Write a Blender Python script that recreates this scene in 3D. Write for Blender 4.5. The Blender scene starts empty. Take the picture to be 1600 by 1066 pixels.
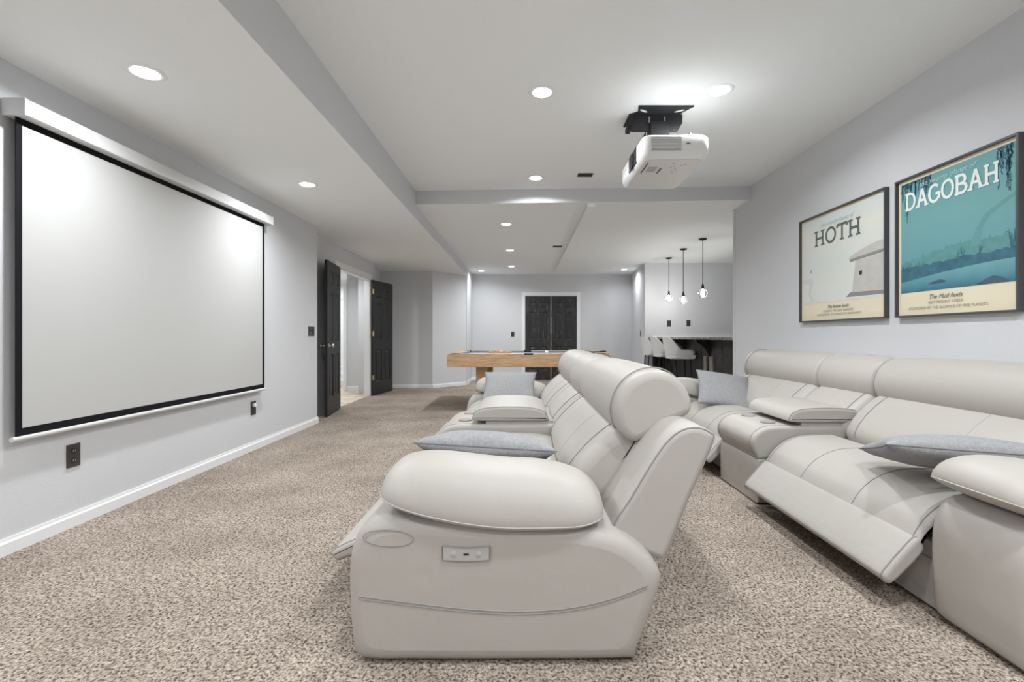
import bpy, bmesh, math, random
from mathutils import Vector, Matrix
R = math.radians
random.seed(7)

# ------------------------------------------------------------------ camera, world, exposure
scene = bpy.context.scene
COL = scene.collection
CAM_H = 1.12
F_PX = 750.0
cam_data = bpy.data.cameras.new('camera')
cam_data.sensor_width = 36.0
cam_data.lens = F_PX / 1600.0 * 36.0
cam_data.shift_x = -16.0 / 1600.0
cam_data.shift_y = -7.0 / 1600.0
cam_data.clip_start = 0.02
cam = bpy.data.objects.new('camera', cam_data)
COL.objects.link(cam)
cam.location = (0, 0, CAM_H)
cam.rotation_euler = (R(90), 0, 0)
scene.camera = cam

world = bpy.data.worlds.new('world')
scene.world = world
world.use_nodes = True
world.node_tree.nodes['Background'].inputs[0].default_value = (0.8, 0.85, 0.9, 1)
world.node_tree.nodes['Background'].inputs[1].default_value = 0.3

scene.view_settings.view_transform = 'Standard'
scene.view_settings.look = 'None'
scene.view_settings.gamma = 1.0
scene.view_settings.use_curve_mapping = False
scene.view_settings.exposure = -0.15
LAMP_W = 20.5          # watts of one recessed lamp
PENDANT_E = 380.0       # radiance of a pendant bulb

# ------------------------------------------------------------------ room numbers
XL, XR = -2.65, 2.66           # left wall, right wall
XS = -1.28                     # edge of the low ceiling on the left
XD = -2.87                     # wall with the double door
Z_UP, Z_MID, Z_LOW = 2.87, 2.709, 2.537
Y_BACK, Y_STEP = -2.6, 5.70
Y_FAR = 12.3
Y_BAR = 10.4

# ------------------------------------------------------------------ materials
MATS = {}
def nodes_of(m):
    return m.node_tree.nodes, m.node_tree.links
def mat(name, col, rough=0.5, metal=0.0, bump=0.0, bscale=60.0, detail=3.0, var=0.0, vscale=4.0, spec=0.5, emit=None, estr=0.0):
    m = bpy.data.materials.new(name); m.use_nodes = True
    n, l = nodes_of(m)
    b = n['Principled BSDF']
    b.inputs['Base Color'].default_value = (*col, 1)
    b.inputs['Roughness'].default_value = rough
    b.inputs['Metallic'].default_value = metal
    b.inputs['Specular IOR Level'].default_value = spec
    tc = n.new('ShaderNodeTexCoord')
    if bump > 0:
        t = n.new('ShaderNodeTexNoise'); t.inputs['Scale'].default_value = bscale; t.inputs['Detail'].default_value = detail
        l.new(tc.outputs['Object'], t.inputs['Vector'])
        bp = n.new('ShaderNodeBump'); bp.inputs['Strength'].default_value = bump; bp.inputs['Distance'].default_value = 0.01
        l.new(t.outputs['Fac'], bp.inputs['Height']); l.new(bp.outputs['Normal'], b.inputs['Normal'])
    if var > 0:
        t2 = n.new('ShaderNodeTexNoise'); t2.inputs['Scale'].default_value = vscale; t2.inputs['Detail'].default_value = 4
        l.new(tc.outputs['Object'], t2.inputs['Vector'])
        r = n.new('ShaderNodeValToRGB')
        r.color_ramp.elements[0].position = 0.3; r.color_ramp.elements[1].position = 0.7
        r.color_ramp.elements[0].color = (*[c * (1 - var) for c in col], 1)
        r.color_ramp.elements[1].color = (*[min(1, c * (1 + var)) for c in col], 1)
        l.new(t2.outputs['Fac'], r.inputs['Fac']); l.new(r.outputs['Color'], b.inputs['Base Color'])
    if emit:
        b.inputs['Emission Color'].default_value = (*emit, 1)
        b.inputs['Emission Strength'].default_value = estr
    MATS[name] = m
    return m

def soft_creases(m):
    """a second, broader relief for upholstery: shallow dents and pulls"""
    n, l = nodes_of(m); b = n['Principled BSDF']
    tc = n.new('ShaderNodeTexCoord'); mp = n.new('ShaderNodeMapping'); mp.inputs['Scale'].default_value = (1.0, 1.6, 1.0)
    l.new(tc.outputs['Object'], mp.inputs['Vector'])
    t = n.new('ShaderNodeTexNoise'); t.inputs['Scale'].default_value = 6.0; t.inputs['Detail'].default_value = 1; t.inputs['Distortion'].default_value = 0.3
    l.new(mp.outputs['Vector'], t.inputs['Vector'])
    bp = n.new('ShaderNodeBump'); bp.inputs['Strength'].default_value = 0.12; bp.inputs['Distance'].default_value = 0.02
    l.new(t.outputs['Fac'], bp.inputs['Height'])
    old = b.inputs['Normal'].links[0].from_node
    l.new(bp.outputs['Normal'], old.inputs['Normal'])

def carpet_mat():
    m = bpy.data.materials.new('carpet'); m.use_nodes = True
    n, l = nodes_of(m); b = n['Principled BSDF']
    b.inputs['Roughness'].default_value = 0.95; b.inputs['Specular IOR Level'].default_value = 0.1
    tc = n.new('ShaderNodeTexCoord')
    # twisted tufts
    t1 = n.new('ShaderNodeTexNoise'); t1.inputs['Scale'].default_value = 95; t1.inputs['Detail'].default_value = 2.5; t1.inputs['Distortion'].default_value = 0.6
    t2 = n.new('ShaderNodeTexNoise'); t2.inputs['Scale'].default_value = 2.2; t2.inputs['Detail'].default_value = 5
    t3 = n.new('ShaderNodeTexNoise'); t3.inputs['Scale'].default_value = 22; t3.inputs['Detail'].default_value = 3
    for t in (t1, t2, t3): l.new(tc.outputs['Object'], t.inputs['Vector'])
    r1 = n.new('ShaderNodeValToRGB'); e = r1.color_ramp.elements
    e[0].position = 0.345; e[0].color = (0.075, 0.058, 0.045, 1)
    e[1].position = 0.68; e[1].color = (0.575, 0.50, 0.433, 1)
    k = e.new(0.47); k.color = (0.315, 0.265, 0.222, 1)
    l.new(t1.outputs['Fac'], r1.inputs['Fac'])
    r2 = n.new('ShaderNodeValToRGB'); e = r2.color_ramp.elements
    e[0].position = 0.3; e[0].color = (0.80, 0.79, 0.78, 1); e[1].position = 0.7; e[1].color = (1.12, 1.12, 1.12, 1)
    l.new(t2.outputs['Fac'], r2.inputs['Fac'])
    r3 = n.new('ShaderNodeValToRGB'); e = r3.color_ramp.elements
    e[0].position = 0.3; e[0].color = (0.86, 0.85, 0.84, 1); e[1].position = 0.65; e[1].color = (1.08, 1.08, 1.08, 1)
    l.new(t3.outputs['Fac'], r3.inputs['Fac'])
    mx = n.new('ShaderNodeMix'); mx.data_type = 'RGBA'; mx.blend_type = 'MULTIPLY'; mx.inputs[0].default_value = 1
    l.new(r1.outputs['Color'], mx.inputs[6]); l.new(r2.outputs['Color'], mx.inputs[7])
    mx2 = n.new('ShaderNodeMix'); mx2.data_type = 'RGBA'; mx2.blend_type = 'MULTIPLY'; mx2.inputs[0].default_value = 1
    l.new(mx.outputs[2], mx2.inputs[6]); l.new(r3.outputs['Color'], mx2.inputs[7])
    l.new(mx2.outputs[2], b.inputs['Base Color'])
    bp = n.new('ShaderNodeBump'); bp.inputs['Strength'].default_value = 0.7; bp.inputs['Distance'].default_value = 0.008
    l.new(t1.outputs['Fac'], bp.inputs['Height']); l.new(bp.outputs['Normal'], b.inputs['Normal'])
    MATS['carpet'] = m

def grain_mat(name, c1, c2, c3, scale, stretch, rough=0.5, bump=0.1, p=(0.35, 0.55, 0.75), dist=1.5):
    """streaked wood or worn paint; stretch = per-axis scale of the object coordinates"""
    m = bpy.data.materials.new(name); m.use_nodes = True
    n, l = nodes_of(m); b = n['Principled BSDF']; b.inputs['Roughness'].default_value = rough
    tc = n.new('ShaderNodeTexCoord'); mp = n.new('ShaderNodeMapping'); mp.inputs['Scale'].default_value = stretch
    l.new(tc.outputs['Object'], mp.inputs['Vector'])
    t = n.new('ShaderNodeTexNoise'); t.inputs['Scale'].default_value = scale; t.inputs['Detail'].default_value = 5; t.inputs['Distortion'].default_value = dist
    l.new(mp.outputs['Vector'], t.inputs['Vector'])
    r = n.new('ShaderNodeValToRGB'); e = r.color_ramp.elements
    e[0].position = p[0]; e[0].color = (*c1, 1); e[1].position = p[2]; e[1].color = (*c3, 1)
    k = e.new(p[1]); k.color = (*c2, 1)
    l.new(t.outputs['Fac'], r.inputs['Fac']); l.new(r.outputs['Color'], b.inputs['Base Color'])
    bp = n.new('ShaderNodeBump'); bp.inputs['Strength'].default_value = bump; bp.inputs['Distance'].default_value = 0.004
    l.new(t.outputs['Fac'], bp.inputs['Height']); l.new(bp.outputs['Normal'], b.inputs['Normal'])
    MATS[name] = m

def ramp_mat(name, stops, axis=2, rough=0.6, noise=0.0, nscale=6.0, lo=0.0, hi=1.0):
    """printed colour running along one object axis (poster ink)"""
    m = bpy.data.materials.new(name); m.use_nodes = True
    n, l = nodes_of(m); b = n['Principled BSDF']; b.inputs['Roughness'].default_value = rough
    tc = n.new('ShaderNodeTexCoord'); sp = n.new('ShaderNodeSeparateXYZ'); l.new(tc.outputs['Object'], sp.inputs[0])
    mr = n.new('ShaderNodeMapRange'); mr.inputs['From Min'].default_value = lo; mr.inputs['From Max'].default_value = hi
    l.new(sp.outputs[axis], mr.inputs['Value'])
    t = n.new('ShaderNodeTexNoise'); t.inputs['Scale'].default_value = nscale; t.inputs['Detail'].default_value = 6
    l.new(tc.outputs['Object'], t.inputs['Vector'])
    ma = n.new('ShaderNodeMath'); ma.operation = 'MULTIPLY_ADD'; ma.inputs[1].default_value = noise
    l.new(t.outputs['Fac'], ma.inputs[0]); l.new(mr.outputs['Result'], ma.inputs[2])
    mb = n.new('ShaderNodeMath'); mb.operation = 'SUBTRACT'; mb.inputs[1].default_value = noise * 0.5
    l.new(ma.outputs[0], mb.inputs[0])
    r = n.new('ShaderNodeValToRGB'); e = r.color_ramp.elements
    e[0].position = stops[0][0]; e[0].color = (*stops[0][1], 1)
    e[1].position = stops[-1][0]; e[1].color = (*stops[-1][1], 1)
    for p, c in stops[1:-1]:
        k = e.new(p); k.color = (*c, 1)
    l.new(mb.outputs[0], r.inputs['Fac']); l.new(r.outputs['Color'], b.inputs['Base Color'])
    MATS[name] = m

carpet_mat()
mat('wall_paint', (0.67, 0.68, 0.70), 0.75, bump=0.12, bscale=130)
mat('ceiling_paint', (0.91, 0.93, 0.93), 0.85, bump=0.08, bscale=70)
mat('trim_white', (0.86, 0.87, 0.88), 0.4)
mat('hall_white', (0.86, 0.87, 0.87), 0.7)
mat('leather', (0.470, 0.442, 0.410), 0.48, bump=0.10, bscale=26, detail=5, spec=0.35)
soft_creases(MATS['leather'])
mat('leather_seam', (0.30, 0.286, 0.268), 0.6)
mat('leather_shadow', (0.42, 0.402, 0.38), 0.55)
mat('cup_disc', (0.33, 0.31, 0.29), 0.6)
mat('plastic_beige', (0.47, 0.455, 0.435), 0.35)
mat('pillow_grey', (0.345, 0.347, 0.356), 0.95, bump=0.35, bscale=260, var=0.13, vscale=90, spec=0.1)
mat('pillow_seam', (0.19, 0.195, 0.21), 0.9)
mat('screen_white', (0.53, 0.53, 0.522), 0.9, spec=0.05)
mat('screen_black', (0.012, 0.012, 0.014), 0.8, spec=0.1)
mat('white_metal', (0.66, 0.66, 0.66), 0.5, spec=0.2)
mat('black_plastic', (0.020, 0.020, 0.022), 0.45)
mat('outlet_dark', (0.045, 0.042, 0.040), 0.35)
mat('outlet_edge', (0.70, 0.70, 0.71), 0.6)
mat('black_metal', (0.018, 0.018, 0.020), 0.6, spec=0.25)
mat('projector_white', (0.84, 0.84, 0.83), 0.35)
mat('projector_under', (0.70, 0.68, 0.66), 0.5)
mat('vent_grey', (0.42, 0.42, 0.42), 0.6)
mat('brass', (0.83, 0.62, 0.26), 0.25, metal=1.0)
mat('chrome', (0.82, 0.80, 0.78), 0.18, metal=1.0)
mat('bronze', (0.05, 0.035, 0.035), 0.3, metal=0.6)
mat('lamp_lens', (1, 1, 1), 0.4, emit=(1, 0.99, 0.97), estr=14.0)
mat('bulb', (1, 1, 1), 0.3, emit=(1, 0.98, 0.95), estr=PENDANT_E)
mat('stool_white', (0.88, 0.88, 0.88), 0.5)
mat('felt', (0.28, 0.29, 0.30), 0.95)
mat('frame_grey', (0.070, 0.071, 0.078), 0.4)
mat('paper_cream', (0.78, 0.71, 0.53), 0.6)
mat('ink_grey', (0.11, 0.14, 0.14), 0.7)
mat('ink_faint', (0.30, 0.29, 0.24), 0.7)
mat('ink_white', (0.80, 0.86, 0.82), 0.7)
mat('ink_pale', (0.50, 0.66, 0.67), 0.7)
mat('ink_tower', (0.52, 0.51, 0.48), 0.7, var=0.05, vscale=14)
mat('ink_tower_dark', (0.26, 0.26, 0.25), 0.7)
mat('ink_snow_line', (0.62, 0.63, 0.60), 0.7)
mat('ink_snow', (0.69, 0.705, 0.665), 0.7)
mat('ink_black', (0.01, 0.01, 0.01), 0.6)
mat('ink_teal_mid', (0.105, 0.29, 0.29), 0.7, var=0.1, vscale=20)
mat('ink_teal_tree', (0.125, 0.315, 0.325), 0.7)
mat('ink_teal_dark', (0.035, 0.125, 0.175), 0.7, var=0.35, vscale=30)
mat('ink_teal_bank', (0.040, 0.145, 0.20), 0.7, var=0.2, vscale=18)
mat('ink_teal_rock', (0.055, 0.105, 0.15), 0.7, var=0.2, vscale=30)
mat('slate', (0.30, 0.30, 0.30), 0.5)
ramp_mat('print_snow', [(0.0, (0.78, 0.74, 0.60)), (0.10, (0.70, 0.70, 0.63)), (0.35, (0.66, 0.70, 0.67)), (0.60, (0.74, 0.74, 0.67)), (0.80, (0.64, 0.71, 0.73)), (1.0, (0.55, 0.68, 0.76))], noise=0.16, nscale=4, lo=0.0, hi=1.0)
ramp_mat('print_swamp', [(0.0, (0.05, 0.19, 0.27)), (0.22, (0.13, 0.33, 0.37)), (0.45, (0.16, 0.37, 0.37)), (0.75, (0.14, 0.36, 0.38)), (1.0, (0.115, 0.32, 0.36))], noise=0.10, nscale=7, lo=0.0, hi=1.0)
ramp_mat('print_water', [(0.0, (0.04, 0.16, 0.23)), (0.5, (0.10, 0.29, 0.34)), (1.0, (0.15, 0.36, 0.39))], noise=0.35, nscale=14, lo=0.0, hi=0.12)
grain_mat('door_black', (0.006, 0.006, 0.007), (0.013, 0.013, 0.014), (0.045, 0.043, 0.040), 7, (6, 6, 0.8), 0.4, 0.15, (0.42, 0.62, 0.86))
grain_mat('door_worn', (0.020, 0.020, 0.022), (0.034, 0.034, 0.036), (0.17, 0.165, 0.15), 6, (4, 4, 0.5), 0.38, 0.15, (0.42, 0.60, 0.82))
grain_mat('oak', (0.44, 0.27, 0.145), (0.55, 0.36, 0.20), (0.63, 0.43, 0.26), 5, (1.2, 9, 9), 0.45, 0.05, (0.3, 0.5, 0.7), 0.6)
grain_mat('bar_wood', (0.008, 0.008, 0.008), (0.028, 0.027, 0.026), (0.11, 0.105, 0.10), 6, (5, 5, 0.7), 0.5, 0.3, (0.38, 0.56, 0.85))
grain_mat('bar_post', (0.10, 0.09, 0.075), (0.25, 0.23, 0.20), (0.42, 0.40, 0.36), 8, (6, 6, 0.6), 0.6, 0.3, (0.3, 0.5, 0.7))
grain_mat('granite', (0.03, 0.03, 0.03), (0.20, 0.20, 0.19), (0.60, 0.59, 0.56), 55, (1, 1, 1), 0.2, 0.0, (0.35, 0.5, 0.68), 0.2)
grain_mat('hall_floor', (0.52, 0.38, 0.24), (0.66, 0.56, 0.44), (0.80, 0.77, 0.73), 3, (1.5, 3, 1), 0.4, 0.03, (0.35, 0.5, 0.62))
BALL_COLS = [(0.65, 0.03, 0.03), (0.80, 0.45, 0.02), (0.03, 0.06, 0.35), (0.55, 0.05, 0.05), (0.20, 0.03, 0.20), (0.80, 0.20, 0.02), (0.01, 0.15, 0.06), (0.25, 0.03, 0.02), (0.01, 0.01, 0.01), (0.85, 0.82, 0.76)]
for i, c in enumerate(BALL_COLS):
    mat('ball%d' % i, c, 0.12)

def glass_mat():
    m = bpy.data.materials.new('clear_glass'); m.use_nodes = True
    n, l = nodes_of(m); n.remove(n['Principled BSDF'])
    tr = n.new('ShaderNodeBsdfTransparent'); tr.inputs[0].default_value = (0.96, 0.97, 0.97, 1)
    gl = n.new('ShaderNodeBsdfGlossy'); gl.inputs['Roughness'].default_value = 0.05
    mx = n.new('ShaderNodeMixShader'); mx.inputs[0].default_value = 0.06
    l.new(tr.outputs[0], mx.inputs[1]); l.new(gl.outputs[0], mx.inputs[2]); l.new(mx.outputs[0], n['Material Output'].inputs[0])
    MATS['clear_glass'] = m
glass_mat()

# ------------------------------------------------------------------ mesh helpers
def link_mesh(name, verts, faces, m, parent=None, smooth=False, loc=(0, 0, 0), mats=None, fmat=None):
    me = bpy.data.meshes.new(name)
    me.from_pydata([tuple(v) for v in verts], [], faces)
    if mats:
        for k in mats: me.materials.append(MATS[k])
        for p, i in zip(me.polygons, fmat): p.material_index = i
    else:
        me.materials.append(MATS[m])
    if smooth:
        me.polygons.foreach_set('use_smooth', [True] * len(me.polygons))
    me.update()
    if smooth: me.set_sharp_from_angle(angle=R(50))
    o = bpy.data.objects.new(name, me); COL.objects.link(o)
    o.location = loc
    if parent is not None: o.parent = parent
    return o

class MB:
    """collects shapes of ONE part"""
    def __init__(s): s.v = []; s.f = []
    def add(s, v, f):
        o = len(s.v); s.v += [Vector(p) for p in v]; s.f += [tuple(i + o for i in q) for q in f]; return s
    def box(s, lo, hi):
        (a, b, c), (d, e, g) = lo, hi
        return s.add([(a, b, c), (d, b, c), (d, e, c), (a, e, c), (a, b, g), (d, b, g), (d, e, g), (a, e, g)],
                     [(0, 3, 2, 1), (4, 5, 6, 7), (0, 1, 5, 4), (1, 2, 6, 5), (2, 3, 7, 6), (3, 0, 4, 7)])
    def prism(s, poly, axis, a, b):
        """poly in the two other axes, extruded along axis from a to b"""
        n = len(poly)
        def P(p, t):
            return {0: (t, p[0], p[1]), 1: (p[0], t, p[1]), 2: (p[0], p[1], t)}[axis]
        v = [P(p, a) for p in poly] + [P(p, b) for p in poly]
        f = [tuple(range(n)), tuple(range(2 * n - 1, n - 1, -1))] + [(i, i + n, (i + 1) % n + n, (i + 1) % n) for i in range(n)]
        return s.add(v, f)
    def tube(s, pts, r, n=8, closed=False):
        pts = [Vector(p) for p in pts]; m = len(pts); rings = []
        prev = None
        for i, p in enumerate(pts):
            if closed: t = pts[(i + 1) % m] - pts[i - 1]
            else: t = pts[min(i + 1, m - 1)] - pts[max(i - 1, 0)]
            t.normalize()
            if prev is None:
                prev = t.orthogonal().normalized()
            u = prev - t * prev.dot(t)
            u = u.normalized() if u.length > 1e-6 else t.orthogonal().normalized()
            prev = u; w = t.cross(u)
            rr = r[i] if isinstance(r, (list, tuple)) else r
            rings.append([p + (u * math.cos(2 * math.pi * k / n) + w * math.sin(2 * math.pi * k / n)) * rr for k in range(n)])
        v = [q for g in rings for q in g]; f = []
        for i in range(m if closed else m - 1):
            a, b = i * n, ((i + 1) % m) * n
            f += [(a + k, a + (k + 1) % n, b + (k + 1) % n, b + k) for k in range(n)]
        if not closed:
            f += [tuple(range(n - 1, -1, -1)), tuple((m - 1) * n + k for k in range(n))]
        return s.add(v, f)
    def lathe(s, prof, c=(0, 0, 0), n=24, axis=2):
        v = []; f = []; m = len(prof)
        for (r, z) in prof:
            for k in range(n):
                a = 2 * math.pi * k / n; x, y = r * math.cos(a), r * math.sin(a)
                p = {2: (x, y, z), 0: (z, x, y), 1: (y, z, x)}[axis]
                v.append((p[0] + c[0], p[1] + c[1], p[2] + c[2]))
        for i in range(m - 1):
            f += [(i * n + k, i * n + (k + 1) % n, (i + 1) * n + (k + 1) % n, (i + 1) * n + k) for k in range(n)]
        f += [tuple(range(n - 1, -1, -1)), tuple((m - 1) * n + k for k in range(n))]
        return s.add(v, f)
    def build(s, name, m, parent=None, smooth=False, loc=(0, 0, 0), bevel=0.0, seg=2):
        o = link_mesh(name, s.v, s.f, m, parent, smooth, loc)
        if bevel > 0:
            bm = bmesh.new(); bm.from_mesh(o.data)
            es = [e for e in bm.edges if len(e.link_faces) == 2 and e.calc_face_angle(0) > R(40)]
            bmesh.ops.bevel(bm, geom=es, offset=bevel, segments=seg, affect='EDGES', profile=0.5, clamp_overlap=True)
            bm.to_mesh(o.data); bm.free()
        return o

def box(name, lo, hi, m, parent=None, bevel=0.0):
    return MB().box(lo, hi).build(name, m, parent, bevel=bevel)

def fix_normals(o):
    bm = bmesh.new(); bm.from_mesh(o.data)
    bmesh.ops.recalc_face_normals(bm, faces=bm.faces[:]); bm.to_mesh(o.data); bm.free()
    return o

def catmull(pts, n=6, closed=True):
    P = [Vector(p) for p in pts]; m = len(P); out = []
    for i in range(m if closed else m - 1):
        g = (lambda k: P[k % m]) if closed else (lambda k: P[min(max(k, 0), m - 1)])
        p0, p1, p2, p3 = g(i - 1), g(i), g(i + 1), g(i + 2)
        for k in range(n):
            t = k / n
            out.append(0.5 * ((2 * p1) + (p2 - p0) * t + (2 * p0 - 5 * p1 + 4 * p2 - p3) * t * t + (3 * p1 - p0 - 3 * p2 + p3) * t ** 3))
    if not closed: out.append(P[-1])
    return out

def inset_ring(prof, d):
    """move a closed 2D profile inwards by d (negative: outwards), in small smoothed steps so tight corners stay clean"""
    m = len(prof)
    area = sum(prof[i].x * prof[(i + 1) % m].y - prof[(i + 1) % m].x * prof[i].y for i in range(m))
    sg = 1 if area > 0 else -1
    out = [p.copy() for p in prof]
    steps = max(1, int(abs(d) / .006))
    for _ in range(steps):
        nxt = []
        for i in range(m):
            t = out[(i + 1) % m] - out[i - 1]
            if t.length < 1e-9: nxt.append(out[i].copy()); continue
            t.normalize()
            nxt.append(out[i] + Vector((-t.y, t.x)) * sg * d / steps)
        if steps > 1:
            nxt = [nxt[i] * .6 + (nxt[i - 1] + nxt[(i + 1) % m]) * .2 for i in range(m)]
        out = nxt
    return out

def resample(prof, n=84):
    m = len(prof); L = [0.0]
    for i in range(m): L.append(L[-1] + (prof[(i + 1) % m] - prof[i]).length)
    out = []; k = 0
    for j in range(n):
        t = L[-1] * j / n
        while L[k + 1] < t: k += 1
        u = (t - L[k]) / max(1e-9, L[k + 1] - L[k])
        out.append(prof[k].lerp(prof[(k + 1) % m], u))
    return out

def loft(name, prof, y0, y1, m, parent, r=0.04, dome=0.0, nmid=6, loc=(0, 0, 0), sag=0.0):
    """cushion: closed XZ profile drawn along Y with rolled ends; sag swells the middle"""
    sl = []; nr = 5
    for k in range(nr + 1):
        a = k / nr * math.pi / 2
        sl.append((y0 + r * (1 - math.cos(a)), r * (1 - math.sin(a))))
    for k in range(1, nmid):
        t = k / nmid
        sl.append((y0 + r + (y1 - y0 - 2 * r) * t, -sag * math.sin(math.pi * t) ** 0.6))
    for k in range(nr, -1, -1):
        a = k / nr * math.pi / 2
        sl.append((y1 - r * (1 - math.cos(a)), r * (1 - math.sin(a))))
    prof = resample(prof)
    n = len(prof); v = []; f = []
    for (y, ins) in sl:
        for p in (inset_ring(prof, ins) if abs(ins) > 1e-6 else prof):
            v.append((p.x, y, p.y))
    for i in range(len(sl) - 1):
        f += [(i * n + k, i * n + (k + 1) % n, (i + 1) * n + (k + 1) % n, (i + 1) * n + k) for k in range(n)]
    def cap(base, y, out):
        c = Vector((0, 0))
        ring = [Vector((v[base + k][0], v[base + k][2])) for k in range(n)]
        f.append(tuple(base + k for k in range(n)))
    cap(0, y0, -1); cap((len(sl) - 1) * n, y1, 1)
    o = fix_normals(link_mesh(name, v, f, m, parent, True, loc))
    for p in o.data.polygons:
        if len(p.vertices) > 4: p.use_smooth = False
    return o

def seam_ring(name, prof, y, parent, ins=0.0, r=0.003, m='leather_seam', i0=None, i1=None):
    if i0 is None: prof = resample(prof)
    ring = inset_ring(prof, ins) if abs(ins) > 1e-6 else prof
    pts = [(p.x, y, p.y) for p in ring]
    if i0 is None: mb = MB().tube(pts, r, 6, closed=True)
    else: mb = MB().tube(pts[i0:i1], r, 6)
    return mb.build(name, m, parent, True)

def empty(name, loc=(0, 0, 0), rz=0.0):
    o = bpy.data.objects.new(name, None); COL.objects.link(o)
    o.location = loc; o.rotation_euler = (0, 0, rz); o.empty_display_size = 0.1
    return o
def tag(o, label, cat, group=None, kind=None):
    o['label'] = label; o['category'] = cat
    if group: o['group'] = group
    if kind: o['kind'] = kind
    return o
def struct(o, label=None):
    o['kind'] = 'structure'
    if label: o['label'] = label
    return o
def copy_tree(o, parent=None):
    c = o.copy(); COL.objects.link(c); c.parent = parent
    for ch in list(o.children): copy_tree(ch, c)
    return c

# ------------------------------------------------------------------ the room shell
fl = link_mesh('floor', [(-2.90, Y_BACK, 0), (5.6, Y_BACK, 0), (5.6, 12.5, 0), (-3.2, 12.5, 0), (-3.2, 9.36, 0), (-2.90, 9.36, 0)], [(0, 1, 2, 3, 4, 5)], 'carpet')
struct(fl, 'beige brown twisted pile carpet covering the whole room')
struct(box('ceiling', (XS, Y_BACK, Z_UP), (XR, Y_STEP + 0.1, Z_UP + 0.1), 'ceiling_paint'), 'smooth white upper ceiling over the seating')

def two_tone(name, lo, hi, label):
    """dropped ceiling: white underside, grey painted sides"""
    mb = MB().box(lo, hi)
    o = link_mesh(name, mb.v, mb.f, None, None, False, mats=['ceiling_paint', 'wall_paint'], fmat=[0, 0, 1, 1, 1, 1])
    return struct(o, label)
two_tone('ceiling_soffit', (-3.3, Y_BACK, Z_LOW), (XS, 11.08, Z_UP + 0.1), 'lower white ceiling along the left wall with grey side')
# step across the room, very slightly out of square as in the photograph
mb = MB().add([(XS, 5.77, Z_MID), (5.7, 5.44, Z_MID), (5.7, 12.5, Z_MID), (XS, 12.5, Z_MID),
               (XS, 5.77, Z_UP + .1), (5.7, 5.44, Z_UP + .1), (5.7, 12.5, Z_UP + .1), (XS, 12.5, Z_UP + .1)],
              [(0, 3, 2, 1), (4, 5, 6, 7), (0, 1, 5, 4), (1, 2, 6, 5), (2, 3, 7, 6), (3, 0, 4, 7)])
struct(link_mesh('ceiling_lower', mb.v, mb.f, None, None, False, mats=['ceiling_paint', 'wall_paint'], fmat=[0, 0, 1, 1, 1, 1]), 'white ceiling beyond the grey step, over pool table and bar')
mb = MB().box((0.775, 5.70, Z_MID - 0.045), (0.865, 11.4, Z_MID))
struct(link_mesh('trim_1', mb.v, mb.f, None, None, False, mats=['ceiling_paint', 'wall_paint'], fmat=[0, 0, 0, 0, 0, 1]), 'narrow white strip running along the far ceiling')

def wall(name, lo, hi, label, m='wall_paint'):
    return struct(box(name, lo, hi, m), label)
wall('wall_left', (-2.95, Y_BACK, 0), (XL, 6.2, Z_LOW), 'grey left wall carrying the projection screen')
wall('wall_back', (-2.95, Y_BACK - 0.1, 0), (XR + 0.1, Y_BACK, Z_UP), 'grey wall behind the viewer')
wall('wall_right', (XR, Y_BACK, 0), (XR + 0.14, 6.03, Z_UP), 'grey right wall carrying the two posters')
D0, D1, DH = 7.40, 9.04, 2.20
mb = MB().box((XD - .08, 6.2, 0), (XD, D0, Z_LOW)).box((XD - .08, D1, 0), (XD, 9.36, Z_LOW)).box((XD - .08, D0, DH), (XD, D1, Z_LOW))
struct(mb.build('wall_door', 'wall_paint'), 'recessed grey wall around the open double door')
wall('wall_jog', (-3.2, 9.36, 0), (-3.08, Y_BAR, Z_LOW), 'short grey return wall past the double door')
wall('wall_alcove', (-3.2, Y_BAR, 0), (-1.945, Y_BAR + .12, Z_LOW), 'darker grey wall at the end of the low ceiling')
mb = MB().prism([(-1.945, 10.40), (-1.30, 11.08), (-1.36, 11.20), (-2.0, 10.52)], 2, 0, Z_LOW)
struct(fix_normals(mb.build('wall_diagonal', 'wall_paint')), 'angled grey wall beside the darker wall')
wall('wall_passage', (-1.40, 11.08, 0), (XS, Y_FAR, Z_MID), 'narrow grey wall returning to the far wall')
FX0, FX1, FH = 0.07, 1.40, 2.17
mb = MB().box((-1.4, Y_FAR, 0), (FX0, Y_FAR + .1, Z_MID)).box((FX1, Y_FAR, 0), (3.0, Y_FAR + .1, Z_MID)).box((FX0, Y_FAR, FH), (FX1, Y_FAR + .1, Z_MID))
struct(mb.build('wall_far', 'wall_paint'), 'light grey far wall around the black double door')
mb = MB().prism([(2.80, Y_FAR), (2.66, Y_BAR), (2.80, Y_BAR), (2.95, Y_FAR)], 2, 0, Z_MID)
struct(fix_normals(mb.build('wall_corner', 'wall_paint')), 'grey side wall between far wall and bar')
wall('wall_bar', (2.80, Y_BAR, 0), (5.6, Y_BAR + .1, Z_MID), 'pale grey wall behind the bar counter')
wall('wall_nook', (5.5, 6.0, 0), (5.6, Y_BAR, Z_MID), 'grey side wall of the bar nook')
wall('wall_nook_front', (XR + .14, 5.9, 0), (5.6, 6.03, Z_MID), 'grey front wall of the bar nook')

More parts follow.
